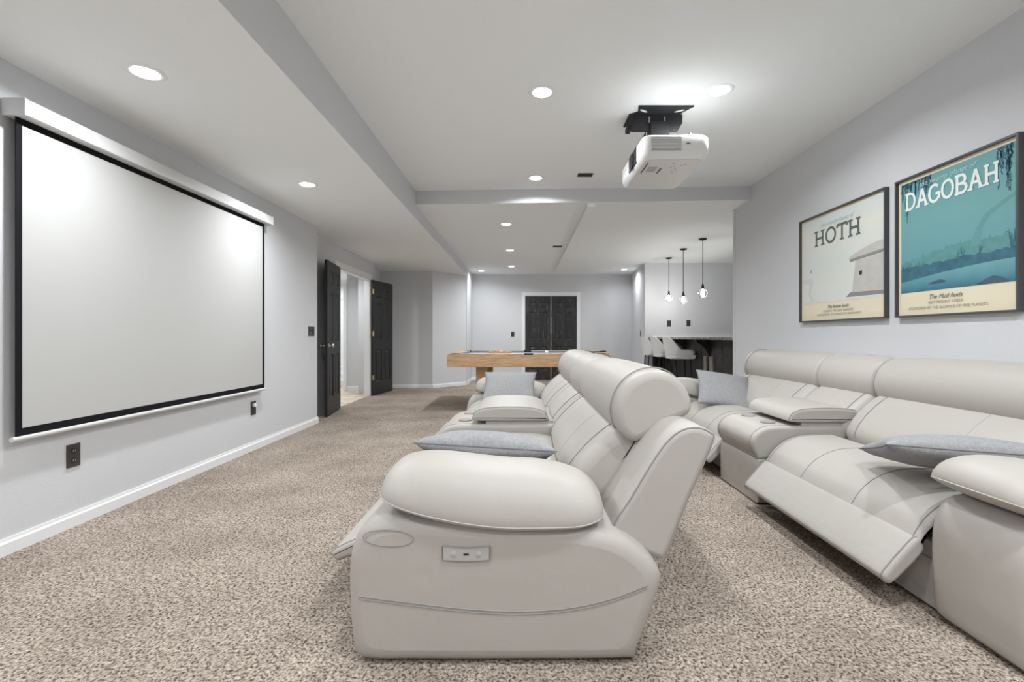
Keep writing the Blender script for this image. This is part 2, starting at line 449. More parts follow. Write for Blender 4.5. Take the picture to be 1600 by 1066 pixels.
# baseboards, with a small stepped top
def baseboard(name, a, b, label, h=0.085, t=0.014):
    """along the floor line a->b; the room lies to the left of the direction a->b"""
    a, b = Vector((*a, 0)), Vector((*b, 0)); d = (b - a).normalized(); nrm = Vector((-d.y, d.x, 0))
    prof = [(0, 0), (t, 0), (t, h * .72), (t * .55, h * .84), (t * .45, h), (0, h)]
    n = len(prof)
    v = [a + nrm * p[0] + Vector((0, 0, p[1])) for p in prof] + [b + nrm * p[0] + Vector((0, 0, p[1])) for p in prof]
    f = [tuple(range(n)), tuple(range(2 * n - 1, n - 1, -1))] + [(i, i + n, (i + 1) % n + n, (i + 1) % n) for i in range(n)]
    return struct(fix_normals(link_mesh(name, v, f, 'trim_white')), label)
baseboard('baseboard_left', (XL, 6.2), (XL, Y_BACK), 'white baseboard under the projection screen')
baseboard('baseboard_left_return', (XD, 6.2), (XL + .014, 6.2), 'white baseboard on the end of left wall')
baseboard('baseboard_alcove', (-1.945, Y_BAR), (-3.08, Y_BAR), 'white baseboard under the darker wall')
baseboard('baseboard_diagonal', (-1.30, 11.08), (-1.945, Y_BAR), 'white baseboard under the angled wall')
baseboard('baseboard_passage', (XS, Y_FAR), (XS, 11.08), 'white baseboard on the narrow return wall')
baseboard('baseboard_far', (FX0 - .08, Y_FAR), (XS, Y_FAR), 'white baseboard left of the far door')
baseboard('baseboard_far_right', (2.79, Y_FAR), (FX1 + .08, Y_FAR), 'white baseboard right of the far door')
baseboard('baseboard_right', (XR, Y_BACK), (XR, 6.03), 'white baseboard behind the right sofa')
# white corner bead where the right wall ends at the bar
struct(box('trim_2', (XR - .012, 5.99, 0), (XR, 6.035, Z_MID), 'wall_paint'), 'grey corner edge of the right wall')

# hall behind the open double door
HX = -4.9
struct(MB().box((HX, 6.2, -0.02), (-2.90, 9.30, 0.002)).box((HX, 9.30, -0.02), (-3.2, 12.0, 0.002)).build('floor_hall', 'hall_floor'), 'pale wood and stone floor of the hall')
struct(MB().box((HX, 6.2, 2.45), (XD - .08, 9.36, 2.53)).box((HX, 9.36, 2.45), (-3.2, 12.0, 2.53)).build('ceiling_hall', 'hall_white'), 'white ceiling of the hall')
wall('wall_hall_end', (-3.62, 9.90, 0), (-3.2, 10.0, 2.45), 'pale grey wall seen through the open double door', 'wall_paint')
wall('wall_hall_deep', (HX, 11.4, 0), (-3.3, 11.5, 2.45), 'bright white wall deep inside the hall', 'hall_white')
wall('wall_hall_side', (HX - .1, 6.2, 0), (HX, 12.0, 2.45), 'white far side of the hall', 'hall_white')
wall('wall_hall_near', (HX, 6.1, 0), (XD - .08, 6.2, 2.45), 'white near end of the hall', 'hall_white')
struct(box('trim_3', (-3.68, 9.86, 0), (-3.61, 10.02, 2.2), 'trim_white', bevel=.006), 'white corner post inside the hall')
struct(box('trim_4', (-4.6, 11.36, 2.0), (-3.69, 11.4, 2.1), 'trim_white', bevel=.006), 'white head trim deep in the hall')
baseboard('baseboard_hall', (-3.2, 9.90), (-3.61, 9.90), 'white baseboard in the hall', 0.10)
for i in range(3):
    struct(box('hall_step' if i == 0 else 'hall_step.%03d' % i, (-4.7, 10.7 + .22 * i, 0.0), (-3.75, 11.4, 0.14 * (i + 1)), 'trim_white', bevel=.01), 'white stair step in the hall')

# door casings
CW = 0.085
mb = MB().box((XD, D0 - CW, 0), (XD + .018, D0, DH + CW)).box((XD, D1, 0), (XD + .018, D1 + CW, DH + CW)).box((XD, D0, DH), (XD + .018, D1, DH + CW))
mb.box((XD - .10, D0 - .001, 0), (XD, D0 + .018, DH)).box((XD - .10, D1 - .018, 0), (XD, D1 + .001, DH)).box((XD - .10, D0, DH - .018), (XD, D1, DH + .001))
struct(mb.build('trim_5', 'trim_white'), 'white casing around the open double door')
mb = MB().box((FX0 - CW, Y_FAR - .02, 0), (FX0, Y_FAR, FH + CW)).box((FX1, Y_FAR - .02, 0), (FX1 + CW, Y_FAR, FH + CW)).box((FX0, Y_FAR - .02, FH), (FX1, Y_FAR, FH + CW))
struct(mb.build('trim_6', 'trim_white'), 'white casing around the far double door')

# ------------------------------------------------------------------ six-panel doors
def door_leaf(name, w, h, m, loc, rz, label, knob_z, hinges=True, knob_mat='chrome', knob=True):
    """local x from hinge to free edge, y thickness, z up"""
    root = empty(name, loc, rz); T = 0.038
    st = 0.115 * w / 0.8; ms = 0.10 * w / 0.8
    zs = [(0, .24), (.86, 1.04), (1.74, 1.85), (h - .13, h)]
    f = MB().box((0, -T / 2, 0), (st, T / 2, h)).box((w - st, -T / 2, 0), (w, T / 2, h))
    for a, b in zs: f.box((st, -T / 2, a), (w - st, T / 2, b))
    for (a, b), (c, d) in zip(zs[:-1], zs[1:]): f.box((w / 2 - ms / 2, -T / 2, b), (w / 2 + ms / 2, T / 2, c))
    f.build('frame', m, root)
    for (a, b), (c, d) in zip(zs[:-1], zs[1:]):
        for x0, x1 in ((st, w / 2 - ms / 2), (w / 2 + ms / 2, w - st)):
            p = MB()
            for s_ in (-1, 1):
                rings = []
                for ins, yy in ((0, T / 2 - .001), (.020, .003), (.030, .003), (.055, .014)):
                    yy *= s_
                    rings += [(x0 + ins, yy, b + ins), (x1 - ins, yy, b + ins), (x1 - ins, yy, c - ins), (x0 + ins, yy, c - ins)]
                p.add(rings, [(4 * q + e, 4 * q + (e + 1) % 4, 4 * q + 4 + (e + 1) % 4, 4 * q + 4 + e) for q in range(3) for e in range(4)] + [(12, 13, 14, 15)])
            fix_normals(p.build('panel', m, root))
    if knob:
        for s in (-1, 1):
            k = MB().lathe([(.030, 0), (.030, .006), (.012, .010), (.011, .035), (.026, .045), (.031, .058), (.024, .070), (.004, .074)], (0, 0, 0), 18, 1)
            if s < 0: k.v = [Vector((p.x, -p.y, p.z)) for p in k.v]
            o = fix_normals(k.build('knob', knob_mat, root, True, (w - .07, s * T / 2, knob_z)))
            o['label'] = 'round metal door knob'
    if hinges:
        for hz in (.33, 1.16, 1.95):
            hg = MB().tube([(0, 0, -.05), (0, 0, .05)], .009, 10).box((-.03, -.002, -.045), (.03, .002, .045))
            o = hg.build('hinge', 'brass', root, False, (0, -T / 2 - .006, hz)); o['label'] = 'brass hinge'
    root['label'] = label; root['kind'] = 'structure'
    return root
door_leaf('door_1', .80, 2.17, 'door_black', (XD + .045, D0 + .01, .015), math.atan2(-.80, .12), 'black six-panel door leaf opened back beside left wall', .98)
door_leaf('door_2', .80, 2.17, 'door_black', (XD + .045, D1 - .01, .015), math.atan2(.78, .155), 'black six-panel door leaf with brass hinges opened towards alcove', .98, knob=False)
door_leaf('door_3', .645, 2.14, 'door_worn', (FX0 + .01, Y_FAR + .03, .01), 0, 'worn black six-panel leaf left of far double door', .95, hinges=False, knob=False)
d4 = door_leaf('door_4', .645, 2.14, 'door_worn', (FX1 - .01, Y_FAR + .03, .01), math.pi, 'worn black six-panel leaf with knob right of far double door', .97, hinges=False, knob_mat='bronze')
struct(box('trim_7', (.722, Y_FAR + .0, .01), (.748, Y_FAR + .05, 2.15), 'bar_post'), 'pale bare wood strip between the far door leaves')

# ------------------------------------------------------------------ recessed lamps
def downlight(x, y, z, label, power=1.0, seen=True):
    root = empty('recessed_light', (x, y, z))
    MB().lathe([(.062, -.001), (.070, -.006), (.092, -.004), (.098, 0.0)], (0, 0, 0), 32).build('trim_ring', 'trim_white', root, True)
    MB().lathe([(.001, -.0075), (.063, -.0075), (.063, -.002), (.001, -.002)], (0, 0, 0), 32).build('lens', 'lamp_lens', root)
    ld = bpy.data.lights.new('lamp', 'AREA'); ld.shape = 'DISK'; ld.size = .14; ld.spread = R(158); ld.energy = LAMP_W * power; ld.color = (.945, .975, 1.0)
    lo = bpy.data.objects.new('lamp', ld); COL.objects.link(lo); lo.parent = root; lo.location = (0, 0, -.012)
    tag(root, label, 'ceiling light', 'recessed ceiling lights')
    return root
downlight(-2.02, 2.573, Z_LOW, 'large recessed light in low ceiling over near end of projection screen', 1.1)
downlight(-2.00, 4.465, Z_LOW, 'recessed light in low ceiling over far end of projection screen', 1.1)
downlight(.142, 3.436, Z_UP, 'recessed light in upper ceiling left of the projector')
downlight(1.405, 3.41, Z_UP, 'recessed light in upper ceiling right of the projector mount', 1.4)
downlight(.148, 5.29, Z_UP, 'recessed light beside the dark vent, just before the grey ceiling step')
downlight(-.226, 6.77, Z_MID, 'nearest of three recessed lights in a row over pool table', 1.45)
downlight(-.224, 8.83, Z_MID, 'middle of three recessed lights in a row past pool table', 1.45)
downlight(-.245, 10.83, Z_MID, 'farthest of three recessed lights in a row before far door', 1.45)
downlight(-.987, 11.57, Z_MID, 'recessed light in the far left corner of far wall', .32)
downlight(2.41, 11.35, Z_MID, 'recessed light in the far right corner beside the bar', .5)
for i, (x, y, z) in enumerate([(-2.0, .55, Z_LOW), (-2.0, -1.4, Z_LOW), (.14, 1.05, Z_UP), (1.40, 1.05, Z_UP), (.14, -.6, Z_UP), (1.40, -.6, Z_UP)]):
    downlight(x, y, z, ['recessed light in low ceiling behind the viewer', 'recessed light in low ceiling at the rear wall', 'recessed light over near end of front sofa',
                        'recessed light over near end of right sofa', 'recessed light in upper ceiling behind the viewer, left', 'recessed light in upper ceiling behind the viewer, right'][i], (1, 1, .75, 1.35, 1, 1.3)[i])
downlight(-3.6, 8.6, 2.45, 'recessed light in the hall ceiling beyond the double door', 1.0)
downlight(-4.2, 10.6, 2.45, 'recessed light deep in the hall ceiling', 1.0)

# ------------------------------------------------------------------ ceiling vents
def vent(x, y, z, label):
    root = empty('ceiling_vent', (x, y, z))
    MB().box((-.075, -.045, -.004), (.075, .045, 0)).build('backing', 'black_plastic', root)
    MB().box((-.08, -.05, -.008), (.08, -.042, 0)).box((-.08, .042, -.008), (.08, .05, 0)).box((-.08, -.042, -.008), (-.072, .042, 0)).box((.072, -.042, -.008), (.08, .042, 0)).build('frame', 'black_plastic', root)
    for i in range(5):
        box('slat', (-.07, -.036 + i * .016, -.009), (.07, -.030 + i * .016, -.004), 'outlet_dark', root)
    tag(root, label, 'vent', 'ceiling vents')
vent(.68, 5.19, Z_UP, 'small dark vent in ceiling just before the grey step')
vent(.62, 8.45, Z_MID, 'small dark vent beside the long ceiling strip')

# ------------------------------------------------------------------ projection screen
root = empty('projection_screen', (XL + .003, 3.65, 0))
def S(lo, hi): return [(lo[0] - XL, lo[1] - 3.65, lo[2]), (hi[0] - XL, hi[1] - 3.65, hi[2])]
box('housing', *S((XL, 2.45, 2.25), (-2.53, 4.865, 2.333)), 'white_metal', root, bevel=.004)
box('end_cap', *S((XL, 2.438, 2.247), (-2.528, 2.45, 2.336)), 'white_metal', root, bevel=.003)
box('end_cap', *S((XL, 4.865, 2.247), (-2.528, 4.877, 2.336)), 'white_metal', root, bevel=.003)
box('fabric', *S((-2.602, 2.49, .645), (-2.598, 4.795, 2.215)), 'screen_white', root)
SX0, SX1 = -2.603, -2.597
for lo, hi in (((SX0, 2.46, .605), (SX1, 2.49, 2.25)), ((SX0, 4.795, .605), (SX1, 4.83, 2.25)), ((SX0, 2.49, .605), (SX1, 4.795, .645)), ((SX0, 2.49, 2.215), (SX1, 4.795, 2.25))):
    box('black_border', *S(lo, hi), 'screen_black', root)
MB().tube([(-2.6 - XL, 2.44 - 3.65, .592), (-2.6 - XL, 4.85 - 3.65, .592)], .013, 14).build('bottom_bar', 'white_metal', root, True)
tag(root, 'large white pull-down projection screen with black border on left wall', 'projection screen')

# ------------------------------------------------------------------ outlets and switches
def plate(name, loc, rz, w, h, kind, label, cat):
    """local: x across, z up, front towards -y"""
    root = empty(name, loc, rz)
    box('surround', (-w / 2 - .007, -.003, -h / 2 - .007), (w / 2 + .007, 0, h / 2 + .007), 'outlet_edge', root)
    box('cover_plate', (-w / 2, -.009, -h / 2), (w / 2, -.001, h / 2), 'outlet_dark', root, bevel=.002)
    if kind == 'duplex':
        for s in (-1, 1):
            r_ = MB().lathe([(.001, -.0115), (.017, -.0115), (.018, -.009), (.018, -.006)], (0, 0, s * .028), 16, 1).build('receptacle', 'black_plastic', root)
            MB().box((-.008, -.0125, s * .028 - .006), (-.005, -.0112, s * .028 + .006)).box((.005, -.0125, s * .028 - .006), (.008, -.0112, s * .028 + .006)).build('slot', 'vent_grey', r_)
    elif kind == 'plugged':
        MB().lathe([(.001, -.030), (.017, -.030), (.020, -.026), (.020, -.008)], (0, 0, .030), 18, 1).build('white_plug', 'trim_white', root)
        MB().lathe([(.001, -.0115), (.017, -.0115), (.018, -.009), (.018, -.006)], (0, 0, -.030), 16, 1).build('receptacle', 'black_plastic', root)
    elif kind == 'double':
        for s in (-1, 1):
            box('rocker', (s * w * .24 - .017, -.013, -.033), (s * w * .24 + .017, -.008, .033), 'black_plastic', root, bevel=.002)
        box('status_light', (-w * .24 - .006, -.014, -.030), (-w * .24 + .006, -.0125, -.018), 'trim_white', root)
    else:
        box('rocker', (-.016, -.013, -.033), (.016, -.008, .033), 'black_plastic', root, bevel=.002)
    return tag(root, label, cat, 'black wall plates')
LW = -math.pi / 2     # front towards +x (left wall): local -y -> +x
plate('wall_outlet', (XL, 2.828, .42), R(90), .085, .135, 'duplex', 'dark grey outlet low on left wall under near end of screen', 'outlet')
plate('wall_outlet', (XL, 4.72, .417), R(90), .085, .135, 'plugged', 'black outlet with round white plug under far end of screen', 'outlet')
plate('light_switch', (XL, 6.02, 1.185), R(90), .17, .12, 'double', 'black double switch at the far end of left wall', 'light switch')
plate('light_switch', (-.245, Y_FAR, 1.18), 0, .085, .13, 'single', 'black switch on far wall left of double door', 'light switch')
plate('wall_outlet', (3.176, Y_BAR, 1.40), 0, .085, .135, 'duplex', 'left one of two black outlets above the bar counter', 'outlet')
plate('wall_outlet', (3.60, Y_BAR, 1.41), 0, .085, .135, 'duplex', 'right one of two black outlets above the bar counter', 'outlet')
plate('light_switch', (2.702, 10.95, 1.19), R(-90) + .0735 * -1, .085, .14, 'single', 'black switch on side wall just left of the bar', 'light switch')

# ------------------------------------------------------------------ projector on its ceiling mount
root = empty('projector', (1.06, 3.65, Z_UP))
def W(x, y, z): return (x - 1.06, y - 3.65, z - Z_UP)
pl = MB()
pl.prism([(W(.88, 0, 0)[0], -.02), (W(1.30, 0, 0)[0], -.02), (W(1.24, 0, 0)[0], .08), (W(1.24, 0, 0)[0], .26), (W(1.20, 0, 0)[0], .34), (W(.84, 0, 0)[0], .34), (W(.84, 0, 0)[0], .12), (W(.90, 0, 0)[0], .08)], 2, -.012, 0)
fix_normals(pl.build('ceiling_plate', 'black_metal', root))
fix_normals(MB().prism([(-.185, -.010), (.195, -.010), (.195, -.075), (.155, -.145), (-.205, -.145), (-.205, -.105), (-.185, -.06)], 1, .11, .122).build('hanging_flange', 'black_metal', root))
box('side_tab', (-.235, .112, -.125), (-.200, .20, -.090), 'black_metal', root)
for x, a in ((-.125, 35), (.150, -30)):
    o = MB().prism([(.038 * math.cos(t) , .011 * math.sin(t)) for t in [2 * math.pi * k / 16 for k in range(16)]], 2, -.0145, -.0115).build('mount_slot', 'ceiling_paint', root, False, (x, .045, 0))
    fix_normals(o); o.rotation_euler = (0, 0, R(a))
for x in (-.065, .055):
    box('mount_slot', (x - .005, .106, -.075), (x + .005, .111, -.030), 'vent_grey', root)
box('neck', (-.060, .085, -.40), (.085, .20, -.070), 'black_metal', root, bevel=.004)
fix_normals(MB().prism([(-.09, -.14), (-.09, -.36), (-.20, -.38), (-.20, -.35)], 1, .11, .19).build('brace', 'black_metal', root))
MB().lathe([(.001, -.008), (.022, -.008), (.024, 0), (.024, .01)], (.012, .085, -.22), 16, 1).build('bolt', 'black_plastic', root)
# body: X .83..1.30, Y 3.30..4.03, z 2.35..2.50
bx0, bx1, by0, by1, bz0, bz1 = W(.83, 0, 0)[0], W(1.295, 0, 0)[0], W(0, 3.30, 0)[1], W(0, 4.03, 0)[1], 2.35 - Z_UP, 2.515 - Z_UP
body = MB()
def rrect(x0, x1, y0, y1, r, n=5):
    out = []
    for cx, cy, a0 in ((x1 - r, y1 - r, 0), (x0 + r, y1 - r, 90), (x0 + r, y0 + r, 180), (x1 - r, y0 + r, 270)):
        for k in range(n + 1):
            a = R(a0 + 90 * k / n); out.append((cx + r * math.cos(a), cy + r * math.sin(a)))
    return out
levels = [(.030, bz0), (.012, bz0 + .012), (0, bz0 + .045), (0, bz1 - .02), (.012, bz1 - .004), (.025, bz1)]
v = []; f = []; n = 24
for ins, z in levels:
    v += [(x, y, z) for x, y in rrect(bx0 + ins, bx1 - ins, by0 + ins, by1 - ins, .055 - ins * .5)]
for i in range(len(levels) - 1):
    f += [(i * n + k, i * n + (k + 1) % n, (i + 1) * n + (k + 1) % n, (i + 1) * n + k) for k in range(n)]
f += [tuple(range(n)), tuple((len(levels) - 1) * n + k for k in range(n))]
fix_normals(link_mesh('body', v, f, None, root, True, mats=['projector_white'], fmat=[0] * len(f)))
fix_normals(MB().prism(rrect(bx0 + .035, bx1 - .035, by0 + .035, by1 - .035, .04), 2, bz0 - .003, bz0 + .003).build('base_panel', 'projector_under', root))
grille = box('side_grille', (bx0 + .055, by0 - .003, bz0 + .072), (bx0 + .265, by0 + .004, bz1 - .022), 'vent_grey', root)
for i in range(7):
    z = bz0 + .075 + i * .0105
    box('fin', (bx0 + .056, by0 - .006, z), (bx0 + .264, by0 - .002, z + .0045), 'projector_white', grille)
for i in range(2):
    box('lower_slit', (bx0 + .056, by0 - .004, bz0 + .050 + i * .009), (bx0 + .264, by0 + .002, bz0 + .0535 + i * .009), 'vent_grey', root)
box('card_slot', (bx0 + .30, by0 - .003, bz0 + .095), (bx0 + .325, by0 + .002, bz0 + .101), 'black_plastic', root)
lens = box('lens_recess', (bx0 - .004, by0 + .19, bz0 + .035), (bx0 + .03, by0 + .43, bz1 - .012), 'black_plastic', root, bevel=.006)
MB().lathe([(.050, -.012), (.056, -.012), (.058, 0), (.05, .004)], (bx0 - .0, by0 + .31, bz0 + .085), 24, 0).build('lens_ring', 'black_metal', lens, True)
for x0, y0, x1, y1 in ((.055, .10, .064, .30), (.175, .20, .187, .31)):
    box('base_slot', (bx0 + x0, by0 + y0, bz0 - .005), (bx0 + x1, by0 + y1, bz0 - .002), 'black_plastic', root)
box('rating_sticker', (bx0 + .085, by0 + .17, bz0 - .0045), (bx0 + .15, by0 + .28, bz0 - .002), 'vent_grey', root)
for i in range(9):
    x = bx0 + .24 + .022 * (i % 5); y = by0 + .10 + .055 * (i % 4) + .02 * (i // 4)
    box('base_mark', (x, y, bz0 - .0042), (x + .012, y + .010, bz0 - .002), 'vent_grey', root)
box('top_hump', (bx0 + .30, by0 + .05, bz1 - .004), (bx1 - .06, by0 + .35, bz1 + .022), 'projector_white', root, bevel=.008)
MB().lathe([(.016, 0), (.016, .018), (.010, .024), (.001, .025)], (bx1 - .11, by0 + .10, bz1 + .02), 14).build('focus_dial', 'black_plastic', root, True)
tag(root, 'white projector hanging from black ceiling mount', 'projector')

# ------------------------------------------------------------------ recliner sofas
def sofa(name, ox, Y, back, mid, armk, label, pad_dx=0.0, foot=(0.0, 0.0)):
    """Y = (arm0, seat0, console0, seat1, arm1, end); ox = shift in x; back, mid = extra shift of back and console; armk = arm depth factor"""
    y0, y1, y2, y3, y4, y5 = Y
    root = empty(name, (ox, (y0 + y5) / 2, 0)); cy = (y0 + y5) / 2
    def P(pts, dx=0.0, n=5): return catmull([(x + dx, z) for x, z in pts], n)
    L = 'leather'
    # base between the arms
    pb = P([(-.50, .012), (-.535, .05), (-.535, .25), (-.50, .29), (.30 + back, .29), (.36 + back, .25), (.34 + back, .05), (.30 + back, .012)], 0, 4)
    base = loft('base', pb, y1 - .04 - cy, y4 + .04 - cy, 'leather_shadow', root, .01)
    for a, b in ((y1, y2), (y3, y4)):
        MB().box((-.542, a + .03 - cy, .205), (-.534, b - .03 - cy, .209)).build('base_seam', 'leather_seam', base)
    # arms
    arm = [(-.555, .012), (-.588, .09), (-.598, .236), (-.595, .36), (-.565, .45), (-.49, .50), (-.33, .495), (-.05, .475), (.20, .465), (.33, .435), (.42, .38), (.475, .315), (.478, .27), (.44, .15), (.392, .03), (.36, .008), (0, -.002), (-.35, .002)]
    arm = [(-.598 + (x + .598) * armk, max(z, .004)) for x, z in arm]
    pa = P(arm)
    for k, (a, b) in enumerate(((y0, y1), (y4, y5))):
        o = loft('arm', pa, a - cy, b - cy, L, root, .05)
        face = a - cy if k == 0 else b - cy
        s = -1 if k == 0 else 1
        yy = face + s * .0005
        xs = lambda x: -.598 + (x + .598) * armk
        seam = catmull([(xs(-.555), .238), (xs(-.40), .218), (xs(-.20), .195), (xs(-.02), .186), (xs(.15), .196), (xs(.30), .228), (xs(.425), .275)], 6, False)
        MB().tube([(p.x, yy, p.y) for p in seam], .0026, 6).build('seam', 'leather_seam', o, True)
        MB().tube([(p.x, yy, p.y - .010) for p in seam], .0018, 6).build('seam', 'leather_seam', o, True)
        ov = [(xs(-.455) + .085 * math.cos(t) , .435 + .028 * math.sin(t) - .05 * (xs(-.455) + .085 * math.cos(t) + .455)) for t in [2 * math.pi * i / 28 for i in range(28)]]
        MB().tube([(x, yy, z) for x, z in ov], .0018, 6, True).build('oval_seam', 'leather_seam', o, True)
        # control panel
        cx, cz = xs(-.19), .385
        pts = [(-.078, -.020), (-.04, -.023), (0, -.024), (.04, -.023), (.078, -.020), (.078, .022), (.04, .017), (0, .016), (-.04, .017), (-.078, .022)]
        pts = [(x, z) for x, z in pts]
        cp = fix_normals(MB().prism([(cx + x, cz + z) for x, z in pts], 1, face + s * .005, face - s * .01).build('control_panel', 'plastic_beige', o))
        MB().tube([(cx + x * 1.03, face + s * .003, cz + z * 1.08) for x, z in pts], .0028, 6, True).build('bezel', 'leather_seam', cp, True)
        for bx_ in (-.042, .042):
            q = MB().lathe([(.010, 0), (.010, .001), (.008, .0018), (.001, .002)], (0, 0, 0), 18, 1)
            q.v = [Vector((p.x, s * p.y, p.z)) for p in q.v]
            fix_normals(q.build('button', 'plastic_beige', cp, True, (cx + bx_, face + s * .005, cz - .003)))
        MB().box((cx - .009, face + s * .0052 - .001, cz - .006), (cx + .009, face + s * .0052 + .001, cz)).build('usb_port', 'black_plastic', cp)
        # soft pad on the arm
        NX, NY = 40, 20
        zc = lambda x: .478 + .30 * max(0, -x - .02 + pad_dx * .8) ** 1.7 + .9 * max(0, x - .16) ** 2
        hx0, hx1 = -.512 + pad_dx, .298 + pad_dx * .5
        v = []; f = []
        yc, hy = (a + b) / 2 - cy, (b - a) / 2 + .025
        for side in (1, -1):
            for i in range(NX + 1):
                u = -1 + 2 * i / NX; u = math.sin(u * math.pi / 2)
                for j in range(NY + 1):
                    w = -1 + 2 * j / NY; w = math.sin(w * math.pi / 2)
                    uu = u * (1 - .05 * w * w - .04 * w ** 8); ww = w * (1 - .04 * u * u - .16 * abs(u) ** 8)
                    x = xs(hx0 + (hx1 - hx0) * (uu + 1) / 2)
                    yw = hy * ww
                    th = max(0, (1 - abs(u) ** 3.2) * (1 - abs(w) ** 3.0))
                    wr = (.0045 * math.sin(x * 61 + 2 * w) + .004 * math.sin(x * 107 + 1.3 - 3 * w)) * math.exp(-((abs(w) - .82) / .14) ** 2) + .004 * math.sin(yw * 70 + 3 * u) * math.exp(-((abs(u) - .86) / .10) ** 2)
                    z = zc(hx0 + (hx1 - hx0) * (uu + 1) / 2)
                    z += (.168 * th ** .50 + wr * th) if side > 0 else -.034 * th ** .5
                    v.append((x, yc + hy * ww, z))
        n1 = NY + 1; off = (NX + 1) * n1
        for i in range(NX):
            for j in range(NY):
                a_ = i * n1 + j
                f.append((a_, a_ + n1, a_ + n1 + 1, a_ + 1)); f.append((off + a_, off + a_ + 1, off + a_ + n1 + 1, off + a_ + n1))
        pad = link_mesh('arm_pad', v, f, L, root, True)
        bm = bmesh.new(); bm.from_mesh(pad.data); bmesh.ops.remove_doubles(bm, verts=bm.verts[:], dist=1e-5); bmesh.ops.recalc_face_normals(bm, faces=bm.faces[:]); bm.to_mesh(pad.data); bm.free()
        rim = [Vector(v[i * n1]) for i in range(NX + 1)] + [Vector(v[NX * n1 + j]) for j in range(1, NY + 1)] + [Vector(v[i * n1 + NY]) for i in range(NX - 1, -1, -1)] + [Vector(v[j]) for j in range(NY - 1, 0, -1)]
        MB().tube(rim, .0028, 6, True).build('piping', 'leather', pad, True)
    # seats with raised foot rests
    ps = P([(.24 + back, .43), (.10 + back, .468), (-.20, .476), (-.38, .468), (-.49, .43), (-.565, .37), (-.612, .30), (-.618, .272), (-.600, .270), (-.575, .31), (-.52, .36), (-.44, .395), (-.30, .40), (.10 + back, .39), (.24 + back, .385)])
    for a, b in ((y1, y2), (y3, y4)):
        o = loft('seat', ps, a + .012 - cy, b - .012 - cy, L, root, .018)
        n0 = 2 * 5; n1_ = 7 * 5 + 3
        for t in (.33, .67):
            seam_ring('seam', ps, a + (b - a) * t - cy, o, -.0005, .0022, i0=n0, i1=n1_)
        for yy in (a + .045, b - .045):
            seam_ring('seam', ps, yy - cy, o, -.0005, .0026, i0=n0, i1=n1_)
        fx_, fz_ = foot
        pf = P([(-.612, .300), (-.640, .285), (-.745 + fx_, .165 + fz_), (-.752 + fx_, .135 + fz_), (-.735 + fx_, .118 + fz_), (-.705 + fx_, .128 + fz_), (-.600, .235), (-.590, .275)], 0, 4)
        fr = loft('foot_rest', pf, a + .012 - cy, b - .012 - cy, L, root, .016)
        for yy in (a + .03, b - .03):
            seam_ring('seam', pf, yy - cy, fr, -.0005, .0035)
        for yy in (a + .12, b - .12):
            MB().tube([(-.52, yy - cy, .165), (-.66, yy - cy, .175)], .012, 8).build('support_arm', 'plastic_beige', fr, True)
    # console
    pc = P([(-.50, .30), (-.555, .325), (-.585, .39), (-.568, .46), (-.50, .508), (-.38, .52), (.0, .522), (.27, .52), (.28, .42), (.27, .31), (0, .295)], mid)
    con = loft('console', pc, y2 + .004 - cy, y3 - .004 - cy, L, root, .022)
    pk = P([(-.53, .008), (-.55, .02), (-.556, .06), (-.557, .15), (-.556, .25), (-.545, .295), (-.51, .306), (-.2, .306), (.19, .306), (.20, .28), (.20, .04), (.19, .008), (-.2, .006)], mid, 4)
    loft('console_front', pk, y2 + .004 - cy, y3 - .004 - cy, L, root, .015)
    seam_ring('seam', pc, y2 + .05 - cy, con, -.0005, .0022, i0=5, i1=28)
    seam_ring('seam', pc, y3 - .05 - cy, con, -.0005, .0022, i0=5, i1=28)
    MB().tube([(-.580 + mid, y2 + .02 - cy, .375), (-.580 + mid, y3 - .02 - cy, .375)], .0028, 6).build('seam', 'leather_seam', con, True)
    for t in (.27, .74):
        c = MB().lathe([(.001, .002), (.044, .002), (.048, .0), (.048, -.01)], (0, 0, 0), 28).build('cup_holder', 'cup_disc', con, False, (-.405 + mid, y2 + (y3 - y2) * t - cy, .5262))
        c['label'] = 'round beige cup holder cover'
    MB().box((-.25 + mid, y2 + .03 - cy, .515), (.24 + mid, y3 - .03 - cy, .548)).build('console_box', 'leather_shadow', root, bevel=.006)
    pl_ = P([(-.315, .548), (-.338, .575), (-.315, .612), (-.25, .636), (-.10, .645), (.06, .638), (.15, .612), (.172, .575), (.165, .548), (-.05, .545)], mid)
    lid = loft('console_lid', pl_, y2 + .01 - cy, y3 - .01 - cy, L, root, .02)
    seam_ring('piping', pl_, y2 + .018 - cy, lid, .0036, .0030)
    seam_ring('piping', pl_, y3 - .018 - cy, lid, .0036, .0030)
    # outer back shell
    pw = P([(.32, .41), (.40, .555), (.495, .71), (.565, .780), (.635, .795), (.688, .772), (.693, .735), (.60, .52), (.525, .335), (.495, .315), (.42, .35)], back)
    sh = loft('back_shell', pw, y0 + .10 - cy, y5 - .10 - cy, L, root, .022)
    seam_ring('piping', pw, y0 + .107 - cy, sh, .0052, .0036)
    seam_ring('piping', pw, y5 - .107 - cy, sh, .0052, .0036)
    # back cushions and head rests
    pbk = P([(.215, .43), (.190, .49), (.215, .555), (.285, .640), (.36, .705), (.415, .735), (.50, .73), (.53, .68), (.45, .55), (.36, .43), (.28, .41)], back)
    ph = P([(.445, .690), (.402, .735), (.385, .81), (.405, .885), (.455, .945), (.53, .978), (.61, .968), (.672, .915), (.699, .845), (.683, .798), (.60, .760), (.53, .715), (.49, .690)], back)
